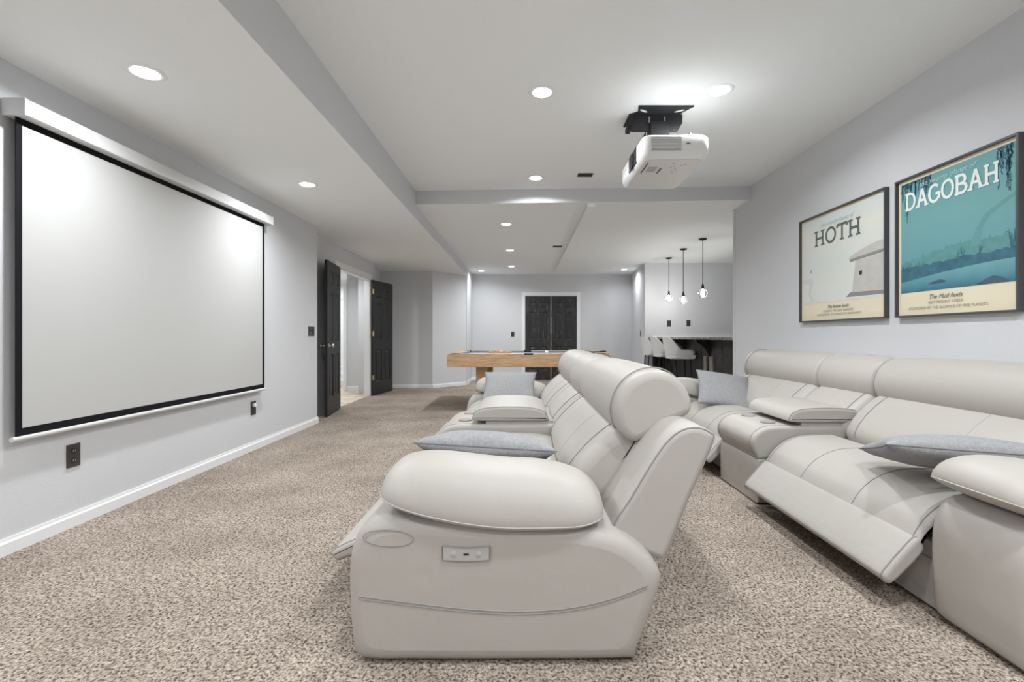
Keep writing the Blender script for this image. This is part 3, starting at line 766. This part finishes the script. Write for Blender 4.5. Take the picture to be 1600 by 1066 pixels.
    for k, (a, b) in enumerate(((y1 - .01, y2), (y2, y3), (y3, y4 + .01))):
        o = loft('back_cushion', pbk, a + .003 - cy, b - .003 - cy, L, root, .055, sag=.008)
        for t in ((.10, .36, .90) if k != 1 else (.12, .5)):
            seam_ring('seam', pbk, a + (b - a) * t - cy, o, -.006 if .2 < t < .8 else -.0035, .0024, i0=4, i1=28)
        h = loft('head_rest', ph, a + .003 - (.05 if k == 0 else 0) - cy, b - .003 + (.05 if k == 2 else 0) - cy, L, root, .034, sag=.012)
        if k == 0: seam_ring('piping', ph, a + .045 - cy, h, -.0085, .0030)
        if k == 2: seam_ring('piping', ph, b - .045 - cy, h, -.0085, .0030)
    tag(root, label, 'sofa', 'cream reclining sofas')
    return root

sofa('recliner_sofa', 0.0, (1.63, 2.02, 3.25, 3.92, 5.12, 5.50), 0.0, 0.0, 1.0, 'cream leather reclining sofa in the middle, its end facing the viewer', 0.0, (-.05, .05))
sofa('recliner_sofa', 2.22, (1.53, 1.93, 3.19, 3.80, 5.0, 5.38), -.285, -.10, .90, 'cream leather reclining sofa along the right wall under the posters', -.12)

# ------------------------------------------------------------------ throw pillows
def throw_pillow(label, size, thick, M, seed):
    N = 30; rnd = random.Random(seed); v = []; f = []
    ph_ = [rnd.uniform(0, 6.28) for _ in range(6)]
    for side in (1, -1):
        for i in range(N + 1):
            for j in range(N + 1):
                u = math.sin((-1 + 2 * i / N) * math.pi / 2); w = math.sin((-1 + 2 * j / N) * math.pi / 2)
                x = size[0] / 2 * u * (1 - .09 * (1 - abs(w) ** 2.2) * abs(u) ** 3); y = size[1] / 2 * w * (1 - .09 * (1 - abs(u) ** 2.2) * abs(w) ** 3)
                th = max(0, (1 - u * u) * (1 - w * w))
                rip = .05 * math.sin(9 * u * w + ph_[0]) + .045 * math.sin(7 * u + 4 * w + ph_[1]) + .06 * math.sin(11 * (u - w) + ph_[2]) * abs(u * w)
                v.append(Vector((x, y, side * thick / 2 * th ** .42 * (1 + rip * (1 - th) * 1.5))))
    n1 = N + 1; off = n1 * n1
    for i in range(N):
        for j in range(N):
            a = i * n1 + j
            f.append((a, a + n1, a + n1 + 1, a + 1)); f.append((off + a, off + a + 1, off + a + n1 + 1, off + a + n1))
    rim = [v[i * n1] for i in range(N + 1)] + [v[N * n1 + j] for j in range(1, N + 1)] + [v[i * n1 + N] for i in range(N - 1, -1, -1)] + [v[j] for j in range(N - 1, 0, -1)]
    o = link_mesh('throw_pillow', v, f, 'pillow_grey', None, True)
    bm = bmesh.new(); bm.from_mesh(o.data); bmesh.ops.remove_doubles(bm, verts=bm.verts[:], dist=1e-5); bmesh.ops.recalc_face_normals(bm, faces=bm.faces[:]); bm.to_mesh(o.data); bm.free()
    MB().tube(rim, .0028, 6, True).build('piping', 'pillow_seam', o, True)
    o.matrix_world = M
    return tag(o, label, 'pillow', 'grey throw pillows')
def TRS(loc, rx=0, ry=0, rz=0):
    return Matrix.Translation(loc) @ Matrix.Rotation(R(rz), 4, 'Z') @ Matrix.Rotation(R(ry), 4, 'Y') @ Matrix.Rotation(R(rx), 4, 'X')
throw_pillow('grey pillow lying flat over the near arm of middle sofa', (.58, .46), .15, TRS((-.145, 2.16, .618), rx=-14, ry=3, rz=-2), 1)
throw_pillow('grey pillow standing against the far arm of middle sofa', (.54, .46), .14, TRS((-.13, 4.84, .605), rx=38, rz=-3), 2)
throw_pillow('grey pillow lying over the near arm of right sofa', (.62, .50), .15, TRS((1.93, 2.14, .60), rx=-14, ry=0, rz=-24), 3)
throw_pillow('grey pillow standing against the far arm of right sofa', (.50, .48), .14, TRS((1.97, 4.70, .60), rx=38, ry=8, rz=-12), 4)

# ------------------------------------------------------------------ pool table
PX0, PX1, PY0, PY1, PZ = -1.12, 1.315, 7.15, 8.95, .862
pcx, pcy = (PX0 + PX1) / 2, (PY0 + PY1) / 2
hx, hy = (PX1 - PX0) / 2, (PY1 - PY0) / 2
root = empty('pool_table', (pcx, pcy, 0))
ap = .20; rw = .13
for y0_, y1_ in ((-hy, -hy + .04), (hy - .04, hy)):
    box('apron', (-hx, y0_, PZ - ap), (hx, y1_, PZ - .022), 'oak', root, bevel=.004)
for x0_, x1_ in ((-hx, -hx + .04), (hx - .04, hx)):
    box('apron', (x0_, -hy + .04, PZ - ap), (x1_, hy - .04, PZ - .022), 'oak', root, bevel=.004)
for y0_, y1_ in ((-hy, -hy + rw), (hy - rw, hy)):
    for x0_, x1_ in ((-hx + .02, -.07), (.07, hx - .02)):
        box('rail', (x0_, y0_, PZ - .022), (x1_, y1_, PZ), 'oak', root, bevel=.004)
for x0_, x1_ in ((-hx, -hx + rw), (hx - rw, hx)):
    box('rail', (x0_, -hy + rw, PZ - .022), (x1_, hy - rw, PZ), 'oak', root, bevel=.004)
box('bed', (-hx + .04, -hy + .04, PZ - .06), (hx - .04, hy - .04, PZ - .036), 'felt', root)
for y0_, y1_ in ((-hy + rw, -hy + rw + .04), (hy - rw - .04, hy - rw)):
    for x0_, x1_ in ((-hx + rw + .06, -.08), (.08, hx - rw - .06)):
        box('cushion', (x0_, y0_, PZ - .036), (x1_, y1_, PZ - .001), 'felt', root, bevel=.006)
for x0_, x1_ in ((-hx + rw, -hx + rw + .04), (hx - rw - .04, hx - rw)):
    box('cushion', (x0_, -hy + rw + .06, PZ - .036), (x1_, hy - rw - .06, PZ - .001), 'felt', root, bevel=.006)
for sx in (-1, 0, 1):
    for sy in (-1, 1):
        MB().lathe([(.048, .004), (.066, .006), (.070, 0), (.062, -.03), (.001, -.033)], (sx * (hx - .115), sy * (hy - .10), PZ + .0), 20).build('pocket', 'black_plastic', root, True)
for sx in (-1, 1):
    for sy in (-1, 1):
        x_, y_ = sx * (hx - .50), sy * (hy - .30)
        box('leg', (x_ - .09, y_ - .09, 0), (x_ + .09, y_ + .09, PZ - .10), 'oak', root, bevel=.004)
    box('leg_stretcher', (sx * (hx - .50) - .03, -hy + .39, .10), (sx * (hx - .50) + .03, hy - .39, .22), 'oak', root, bevel=.004)
box('under_panel', (-hx + .04, -hy + .04, PZ - .12), (hx - .04, hy - .04, PZ - .06), 'oak', root)
tag(root, 'light oak pool table with grey cloth behind the middle sofa', 'pool table')
# triangle with balls
BR = .0286; BZ = PZ - .036
tri = empty('ball_rack', (-.36, 8.05, BZ))
s = .24; tp = [(-s * .75, -s * .72), (s * .75, 0), (-s * .75, s * .72)]
for i in range(3):
    a, b = tp[i], tp[(i + 1) % 3]
    d = math.atan2(b[1] - a[1], b[0] - a[0]); ln = math.hypot(b[0] - a[0], b[1] - a[1])
    o = box('side_bar', (0, -.008, 0), (ln, .008, .045), 'oak', tri, bevel=.003); o.location = (a[0], a[1], 0); o.rotation_euler = (0, 0, d)
tag(tri, 'wooden triangle rack around the pool balls', 'ball rack')
NAMES = ['red', 'yellow', 'dark blue', 'crimson', 'purple', 'orange', 'dark green', 'maroon', 'black', 'cream']
k = 0
for row in range(4):
    for c in range(row + 1):
        x = -.36 + .055 - row * .0505; y = 8.05 + (c - row / 2) * .0585
        o = MB().lathe([(BR * math.sin(math.pi * i / 12) + 1e-4, -BR * math.cos(math.pi * i / 12)) for i in range(13)], (0, 0, 0), 18).build('pool_ball', 'ball%d' % k, None, True, (x, y, BZ + BR))
        tag(o, NAMES[k] + ' pool ball inside the triangle rack', 'ball', 'pool balls in the triangle')
        k += 1
o = MB().lathe([(.032 * math.sin(math.pi * i / 12) + 1e-4, -.032 * math.cos(math.pi * i / 12)) for i in range(13)], (0, 0, 0), 18).build('cue_ball', 'stool_white', None, True, (.40, 7.85, BZ + .032))
tag(o, 'white cue ball alone on the pool table cloth', 'ball')
o = box('chalk_cube', (.435, 7.74, BZ), (.46, 7.765, BZ + .025), 'slate', None, bevel=.002); tag(o, 'small dark chalk cube beside the white cue ball', 'chalk')
br = empty('table_brush', (1.17, 7.75, PZ), R(25))
box('brush_head', (-.10, -.02, 0), (.10, .02, .018), 'black_plastic', br, bevel=.005); box('bristles', (-.095, -.016, -.0), (.095, .016, .004), 'slate', br)
MB().tube([(.10, 0, .012), (.17, 0, .016), (.22, 0, .014)], [.010, .012, .008], 8).build('handle', 'black_plastic', br, True)
tag(br, 'black table brush lying on the right rail of pool table', 'brush')

# ------------------------------------------------------------------ bar
bar = empty('bar_counter', (3.15, 8.3, 0))
def Bc(lo, hi): return [(lo[0] - 3.15, lo[1] - 8.3, lo[2]), (hi[0] - 3.15, hi[1] - 8.3, hi[2])]
box('counter_top', *Bc((2.73, 6.10, 1.072), (3.42, 10.39, 1.108)), 'granite', bar, bevel=.004)
box('backsplash', *Bc((2.81, 10.36, 1.108), (4.6, 10.395, 1.135)), 'trim_white', bar)
y = 6.12
i = 0
while y < 10.38:
    w = .28
    y1_ = min(y + w, 10.385)
    off = random.uniform(0, .006)
    box('plank', *Bc((3.02 - off, y + .004, .0), (3.06, y1_ - .004, 1.07)), 'bar_wood', bar)
    y += w; i += 1
box('carcass', *Bc((3.06, 6.12, 0), (3.36, 10.385, 1.071)), 'bar_wood', bar)
box('end_panel', *Bc((2.82, 10.34, 0), (3.02, 10.385, 1.07)), 'bar_wood', bar)
for yy in (7.62, 7.86):
    box('post', *Bc((2.985, yy - .05, 0), (3.02, yy + .05, .80)), 'bar_post', bar, bevel=.006)
for yy in (7.74, 8.85):
    q = MB().prism([(2.79 - 3.15, 1.071), (3.02 - 3.15, 1.071), (3.02 - 3.15, .80), (2.985 - 3.15, .83), (2.94 - 3.15, .93), (2.86 - 3.15, 1.0), (2.80 - 3.15, 1.03)], 1, yy - 8.3 - .03, yy - 8.3 + .03)
    fix_normals(q.build('corbel', 'bar_wood', bar))
tag(bar, 'dark weathered wood bar counter with speckled granite top', 'bar counter')

# ------------------------------------------------------------------ bar stools
def make_stool():
    r_ = empty('bar_stool', (0, 0, 0))
    # shell: U in plan, back at -x, tall at the back and falling to the seat front
    N = 28; pts = []
    for i in range(N + 1):
        t = i / N
        if t < .3: p = (.23 - .33 * t / .3, -.215); k = t / .3
        elif t > .7: p = (.23 - .33 * (1 - t) / .3, .215); k = (1 - t) / .3
        else:
            a = math.pi * (t - .3) / .4
            p = (-.10 - .135 * math.sin(a), -.215 * math.cos(a)); k = 1
        pts.append((p, k))
    v = []; f = []
    for (x, y_), k in pts:
        c = Vector((x + .02, y_, 0)); inn = Vector((x - (x + .02) * .11, y_ * .89, 0))
        fx = (x + .235) / .465
        top = .80 + .31 * max(0.0, min(1.0, (.62 - fx) / .50))
        lean = -.045 * (top - .83) / .27
        zb = .735
        v += [(x * .93, y_ * .88, zb), (x + lean, y_, top), (inn.x + lean, inn.y, top - .002), (inn.x * .95, inn.y * .95, zb + .03)]
    for i in range(N):
        for k in range(4):
            a = i * 4 + k; b = i * 4 + (k + 1) % 4
            f.append((a, b, b + 4, a + 4))
    f += [(0, 3, 2, 1), (N * 4, N * 4 + 1, N * 4 + 2, N * 4 + 3)]
    sh = fix_normals(link_mesh('shell', v, f, 'stool_white', r_, True))
    # seat cushion
    q = rrect(-.19, .245, -.195, .195, .09, 6)
    lv = [(.02, .73), (.004, .742), (0, .775), (.006, .792), (.0, .80), (-.004, .83), (.0, .862), (.02, .880), (.05, .888)]
    v = []; f = []; n = len(q)
    for ins, z in lv:
        v += [(x * (1 - ins * 4.4), y_ * (1 - ins * 5.0), z) for x, y_ in q]
    for i in range(len(lv) - 1):
        f += [(i * n + k, i * n + (k + 1) % n, (i + 1) * n + (k + 1) % n, (i + 1) * n + k) for k in range(n)]
    f += [tuple(range(n)), tuple((len(lv) - 1) * n + k for k in range(n))]
    fix_normals(link_mesh('seat_cushion', v, f, 'stool_white', r_, True))
    for sx in (-1, 1):
        for sy in (-1, 1):
            MB().tube([(sx * .15, sy * .15, .735), (sx * .20, sy * .19, 0)], .011, 8).build('leg', 'black_metal', r_, True)
    for a, b in (((.187, -.178), (.187, .178)), ((-.187, -.178), (-.187, .178))):
        MB().tube([(a[0], a[1], .22), (b[0], b[1], .22)], .009, 8).build('foot_bar', 'black_metal', r_, True)
    return r_
st0 = make_stool()
for i, (x, y_, lab) in enumerate(((2.755, 8.45, 'nearest white bar stool with cushioned seat at the bar'), (2.755, 9.25, 'middle one of three white bar stools at the bar'), (2.755, 10.02, 'farthest white bar stool, beside the pale wall'))):
    o = st0 if i == 0 else copy_tree(st0)
    o.location = (x, y_, 0); tag(o, lab, 'bar stool', 'white bar stools')

# ------------------------------------------------------------------ pendant lamps
for (x, y_, zb, lab) in ((2.93, 7.79, 1.83, 'nearest and brightest glass pendant lamp over the bar'), (2.92, 8.70, 1.79, 'middle one of three glass pendant lamps over the bar'), (2.96, 9.69, 1.90, 'farthest glass pendant lamp over the bar')):
    p = empty('pendant_lamp', (x, y_, Z_MID))
    h = zb - Z_MID
    MB().lathe([(.001, -.030), (.015, -.028), (.055, -.018), (.066, -.006), (.066, 0)], (0, 0, 0), 24).build('canopy', 'black_metal', p, True)
    MB().tube([(0, 0, -.02), (0, 0, h + .14)], .006, 8).build('rod', 'black_metal', p, True)
    MB().lathe([(.007, h + .15), (.016, h + .13), (.020, h + .09), (.028, h + .075), (.028, h + .06), (.012, h + .05)], (0, 0, 0), 16).build('socket', 'black_metal', p, True)
    prof = [(.030, h + .072), (.075, h + .01), (.078, h - .02), (.045, h - .075), (.030, h - .085)]
    sh = link_mesh('glass_shade', *(lambda mb_: (mb_.v, mb_.f[:-2]))(MB().lathe(prof, (0, 0, 0), 8)), 'clear_glass', p)
    for k in range(8):
        a = 2 * math.pi * k / 8
        MB().tube([(r_ * math.cos(a), r_ * math.sin(a), z_) for r_, z_ in prof], .0025, 5).build('wire_rib', 'black_metal', p)
    MB().lathe([(.012, h + .05), (.014, h + .03), (.028, h + .005), (.031, h - .015), (.024, h - .036), (.010, h - .046), (.001, h - .047)], (0, 0, 0), 16).build('light_bulb', 'bulb', p, True)
    tag(p, lab, 'pendant lamp', 'pendant lamps over the bar')

# ------------------------------------------------------------------ posters
PM = Matrix(((0, 0, -1), (-1, 0, 0), (0, 1, 0))).to_4x4()      # local x -> -Y, local y -> +Z, local z -> -X
# slab-serif capitals drawn with strokes, unit height 1; each: advance, strokes (polylines), serifs (x, y)
def arc(cx, cy, rx, ry, a0, a1, n=16): return [(cx + rx * math.cos(R(a0 + (a1 - a0) * i / n)), cy + ry * math.sin(R(a0 + (a1 - a0) * i / n))) for i in range(n + 1)]
GL = {
    'H': (1.02, [[(.2, 0), (.2, 1)], [(.8, 0), (.8, 1)], [(.2, .5), (.8, .5)]], [(.2, 0), (.2, 1), (.8, 0), (.8, 1)]),
    'O': (1.00, [arc(.5, .5, .40, .45, 0, 360, 32)], []),
    'T': (.94, [[(.47, 0), (.47, .95)], [(.06, .95), (.88, .95)], [(.06, .95), (.06, .78)], [(.88, .95), (.88, .78)]], [(.47, 0)]),
    'D': (1.00, [[(.2, 0), (.2, 1)], [(.08, .05), (.45, .05)] + arc(.45, .5, .42, .45, -90, 90) + [(.08, .95)]], [(.2, 0), (.2, 1)]),
    'A': (1.00, [[(.14, 0), (.5, 1)], [(.86, 0), (.5, 1)], [(.28, .36), (.72, .36)]], [(.14, 0), (.86, 0)]),
    'G': (1.02, [arc(.5, .5, .40, .45, 45, 330, 26), [(.88, .46), (.88, .16)], [(.60, .46), (.98, .46)]], []),
    'B': (.96, [[(.2, 0), (.2, 1)], [(.08, .95), (.48, .95)] + arc(.48, .735, .28, .215, 90, -90) + [(.2, .52)], [(.2, .52), (.52, .52)] + arc(.52, .285, .32, .235, 90, -90) + [(.08, .05)]], [(.2, 0), (.2, 1)]),
}
def word(text, h, cx, y0, z, wid, stroke=.15):
    """flat lettering as ribbon strokes"""
    tot = sum(GL[c][0] for c in text); sx = wid / tot; mb = MB(); x0 = cx - wid / 2
    def ribbon(pl, hw, i_):
        pl = [Vector((x0 + off + p[0] * sx, y0 + p[1] * h, 0)) for p in pl]
        zz = z + .00005 * i_
        v = []; m_ = len(pl)
        for i, p in enumerate(pl):
            t = (pl[min(i + 1, m_ - 1)] - pl[max(i - 1, 0)]).normalized(); nn = Vector((-t.y, t.x, 0)) * hw
            v += [(p.x + nn.x, p.y + nn.y, zz), (p.x - nn.x, p.y - nn.y, zz)]
        mb.add(v, [(2 * i, 2 * i + 1, 2 * i + 3, 2 * i + 2) for i in range(m_ - 1)])
    off = 0; q = 0
    for c in text:
        adv, strokes, ser = GL[c]
        for s_ in strokes: ribbon(s_, h * stroke / 2, q); q += 1
        for (sx_, sy_) in ser:
            yy = .045 if sy_ == 0 else .955
            ribbon([(sx_ - .17, yy), (sx_ + .17, yy)], h * .05, q); q += 1
        off += adv * sx
    return mb
def small_text(name, body, size, cx, y0, z, m, parent, shear=0.0, space=1.0):
    c = bpy.data.curves.new(name, 'FONT'); c.body = body; c.size = size; c.align_x = 'CENTER'; c.shear = shear; c.space_character = space
    t = bpy.data.objects.new(name, c); COL.objects.link(t)
    dg = bpy.context.evaluated_depsgraph_get()
    me = bpy.data.meshes.new_from_object(t.evaluated_get(dg))
    bpy.data.objects.remove(t); bpy.data.curves.remove(c)
    o = bpy.data.objects.new(name, me); COL.objects.link(o); me.materials.clear(); me.materials.append(MATS[m])
    o.parent = parent; o.location = (cx, y0, z)
    return o
def flat(name, poly, z, m, parent, loc=(0, 0, 0)):
    return link_mesh(name, [(x, y, z) for x, y in poly], [tuple(range(len(poly)))], m, parent, False, loc)

def poster_frame(name, ya, yb, z0, z1, label, prtmat, pm=.022, cream=.155):
    """ya far edge, yb near edge"""
    root = empty(name, (XR, 0, 0)); w = ya - yb; h = z1 - z0
    root.matrix_world = Matrix.Translation((XR - .001, ya, z0)) @ PM
    fw, dp = .012, .034
    for lo, hi in (((0, 0, 0), (fw, h, dp)), ((w - fw, 0, 0), (w, h, dp)), ((fw, 0, 0), (w - fw, fw, dp)), ((fw, h - fw, 0), (w - fw, h, dp))):
        box('frame_bar', lo, hi, 'frame_grey', root)
    sheet = box('sheet', (fw, fw, 0), (w - fw, h - fw, .012), 'paper_cream', root)
    x0, x1, y0, y1 = fw + pm, w - fw - pm, fw + cream, h - fw - pm
    # printed picture area, its own origin at the lower edge so the ink runs over 0..1
    pr = link_mesh('picture_print', [(0, 0, 0), (x1 - x0, 0, 0), (x1 - x0, 0, y1 - y0), (0, 0, y1 - y0)], [(0, 1, 2, 3)], prtmat, root)
    pr.matrix_local = Matrix.Translation((x0, y0, .0128)) @ Matrix.Rotation(R(-90), 4, 'X')
    tag(root, label, 'poster', 'framed posters')
    return root, x0, x1, y0, y1, w, h

# -- snow poster (plain round tower on snow)
root, x0, x1, y0, y1, w, h = poster_frame('framed_poster', 4.555, 3.475, 1.252, 2.205, 'framed pale snow landscape poster lettered HOTH on right wall', 'print_snow')
word('HOTH', .135, x0 + (x1 - x0) * .47, y1 - .245, .0150, .60).build('title_lettering', 'ink_grey', root)
small_text('script_lettering', 'the snowy planet of', .052, x0 + (x1 - x0) * .47, y1 - .085, .0150, 'ink_pale', root, .35)
Wd = x1 - x0; Hd = y1 - y0
def pp(px, py): return (x0 + Wd * px, y0 + Hd * py)
flat('snow_bank', [pp(0, 0)] + [pp(i / 20, .22 + .03 * math.sin(i * .5) + .06 * (i / 20 - .5) ** 2) for i in range(21)] + [pp(1, 0)], .0132, 'ink_snow', root)
flat('tower_body', [pp(.66, .06), pp(.70, .40), pp(1.0, .42), pp(1.0, .03)], .0136, 'ink_tower', root)
flat('tower_roof', [pp(.63, .42)] + [pp(.63 + .37 * i / 10, .455 + .10 * math.sin(i / 10 * 1.5)) for i in range(11)] + [pp(1.0, .445), pp(.8, .43)], .0138, 'ink_tower', root)
flat('tower_band', [pp(.64, .40), pp(.63, .43), pp(.8, .445), pp(1.0, .465), pp(1.0, .43), pp(.8, .415)], .0140, 'ink_tower_dark', root)
flat('tower_foot', [pp(.59, .03), pp(.64, .075), pp(1.0, .06), pp(1.0, .02)], .0139, 'ink_tower_dark', root)
flat('tower_window', [pp(.745, .245), pp(.775, .248), pp(.775, .290), pp(.745, .287)], .0142, 'ink_black', root)
flat('distant_mast', [pp(.115, .37), pp(.13, .37), pp(.13, .41), pp(.115, .41)], .0138, 'ink_tower_dark', root)
flat('snow_ridge', [pp(.0, .30), pp(.12, .31), pp(.16, .26), pp(.12, .12), pp(.17, .02), pp(.13, .02), pp(.08, .13), pp(.11, .24), pp(.0, .26)], .0134, 'ink_snow_line', root)
small_text('caption_script', 'The frozen lands', .040, w * .49, .112, .0150, 'ink_grey', root, .3)
small_text('caption_line', 'COME TO THE LIGHT SURVIVOR', .026, w * .49, .080, .0150, 'ink_faint', root)
small_text('caption_line', 'SPONSORED BY THE ALLIANCE OF FREE PLANETS', .025, w * .49, .050, .0150, 'ink_faint', root)

# -- swamp poster
root, x0, x1, y0, y1, w, h = poster_frame('framed_poster', 3.385, 2.54, 1.252, 2.205, 'framed teal misty swamp poster lettered DAGOBAH on right wall', 'print_swamp')
Wd = x1 - x0; Hd = y1 - y0
word('DAGOBAH', .118, x0 + Wd * .47, y1 - .190, .0150, .66).build('title_lettering', 'ink_white', root)
small_text('script_lettering', 'the swamp planet of', .048, x0 + Wd * .45, y1 - .058, .0150, 'ink_pale', root, .35)
rnd = random.Random(5)
ridge = [pp(0, .20)] + [pp(i / 60, .26 + .05 * math.sin(i * .06) + .11 * (i / 60) ** 1.5 + .012 * rnd.uniform(-1, 1) + (.02 if i % 7 == 0 else 0)) for i in range(61)] + [pp(1, .20)]
flat('forest_ridge', ridge, .0131, 'ink_teal_mid', root)
flat('leaning_tree', [pp(.66, .30), pp(.70, .42), pp(.78, .54), pp(.90, .60), pp(1.0, .645), pp(1.0, .61), pp(.91, .565), pp(.81, .505), pp(.755, .42), pp(.745, .31)], .0132, 'ink_teal_tree', root)
flat('water', [pp(0, 0)] + [pp(i / 20, .145 + .075 * math.sin(i / 20 * 1.5)) for i in range(21)] + [pp(1, 0)], .0133, 'ink_teal_bank', root)
wt = link_mesh('pond', [(0, 0, 0), (Wd, 0, 0)] + [(Wd * (1 - i / 20), 0, Hd * (.095 + .075 * math.sin((1 - i / 20) * 1.6))) for i in range(21)], [tuple(range(23))], 'print_water', root)
wt.matrix_local = Matrix.Translation((x0, y0, .0136)) @ Matrix.Rotation(R(-90), 4, 'X')
bank = [pp(i / 30, .125 + .078 * math.sin(i / 30 * 1.55)) for i in range(31)] + [pp(1 - i / 30, .165 + .075 * math.sin((1 - i / 30) * 1.5) + .02 * rnd.random() + .045 * (1 - (1 - i / 30)) ** 2) for i in range(31)]
flat('far_bank', bank, .0134, 'ink_teal_bank', root)
flat('sunken_rock', [pp(.28, .055), pp(.34, .075), pp(.40, .085), pp(.45, .07), pp(.47, .06), pp(.38, .05)], .0138, 'ink_teal_rock', root)
flat('sunken_rock', [pp(.70, .0), pp(.78, .04), pp(.84, .06), pp(.90, .045), pp(.96, .01), pp(.97, 0)], .0138, 'ink_teal_rock', root)
tw = MB(); q = 0
def twig(pts, r0):
    global q
    m_ = len(pts); v = []
    for i, p in enumerate(pts):
        a = Vector(pts[min(i + 1, m_ - 1)]) - Vector(pts[max(i - 1, 0)]); a.normalize(); hw = r0 * (1 - .75 * i / (m_ - 1))
        v += [(p[0] - a.y * hw, p[1] + a.x * hw, .0139 + q * 1e-6), (p[0] + a.y * hw, p[1] - a.x * hw, .0139 + q * 1e-6)]
    tw.add(v, [(2 * i, 2 * i + 1, 2 * i + 3, 2 * i + 2) for i in range(m_ - 1)]); q += 1
for bxp, byp, sc in ((.06, .20, .8), (.12, .19, 1), (.21, .195, .9), (.25, .20, .7), (.56, .235, .8), (.60, .24, .9), (.74, .25, .7), (.98, .24, 1.6), (.03, .2, .7)):
    for _ in range(4):
        p = [bxp + rnd.uniform(-.01, .01), byp]; pts = [pp(*p)]; a = R(90 + rnd.uniform(-50, 50))
        for _k in range(5):
            a += R(rnd.uniform(-35, 35)); p = [p[0] + .018 * sc * math.cos(a), p[1] + .018 * sc * math.sin(a)]; pts.append(pp(min(max(p[0], .005), .995), p[1]))
        twig(pts, .0032 * sc)
tw.build('bare_shrubs', 'ink_teal_dark', root)
vn = MB()
def vine(px, ln):
    p = [px, .998]; nst = int(ln / .012)
    for k_ in range(nst):
        p2 = [p[0] + rnd.uniform(-.006, .006), p[1] - .012]
        a, b = pp(*p), pp(*p2)
        hw = .0016 + .0035 * rnd.random() * (1 - k_ / nst)
        vn.add([(a[0] - hw, a[1], .0137), (a[0] + hw, a[1], .0137), (b[0] + hw, b[1], .0137), (b[0] - hw, b[1], .0137)], [(0, 3, 2, 1)])
        if rnd.random() < .6:
            s_ = rnd.choice((-1, 1)) * rnd.uniform(.006, .014)
            vn.add([(a[0], a[1], .0137), (a[0] + s_, a[1] - .006, .0137), (a[0] + s_ * .4, a[1] - .012, .0137)], [(0, 1, 2)])
        p = p2
for px in [.01 + .012 * i for i in range(26)]:
    vine(px, rnd.uniform(.03, .16))
for px, ln in ((.055, .30), (.07, .36), (.16, .22), (.25, .20), (.31, .12)):
    vine(px, ln)
for px in [.885 + .012 * i for i in range(9)]:
    vine(px, rnd.uniform(.10, .36))
vn.build('hanging_vines', 'ink_teal_dark', root)
small_text('caption_script', 'The Mud fields', .040, w * .45, .112, .0150, 'ink_grey', root, .3)
small_text('caption_line', 'VISIT MOUNT YODA', .027, w * .45, .080, .0150, 'ink_faint', root)
small_text('caption_line', 'SPONSORED BY THE ALLIANCE OF FREE PLANETS', .025, w * .45, .048, .0150, 'ink_faint', root)
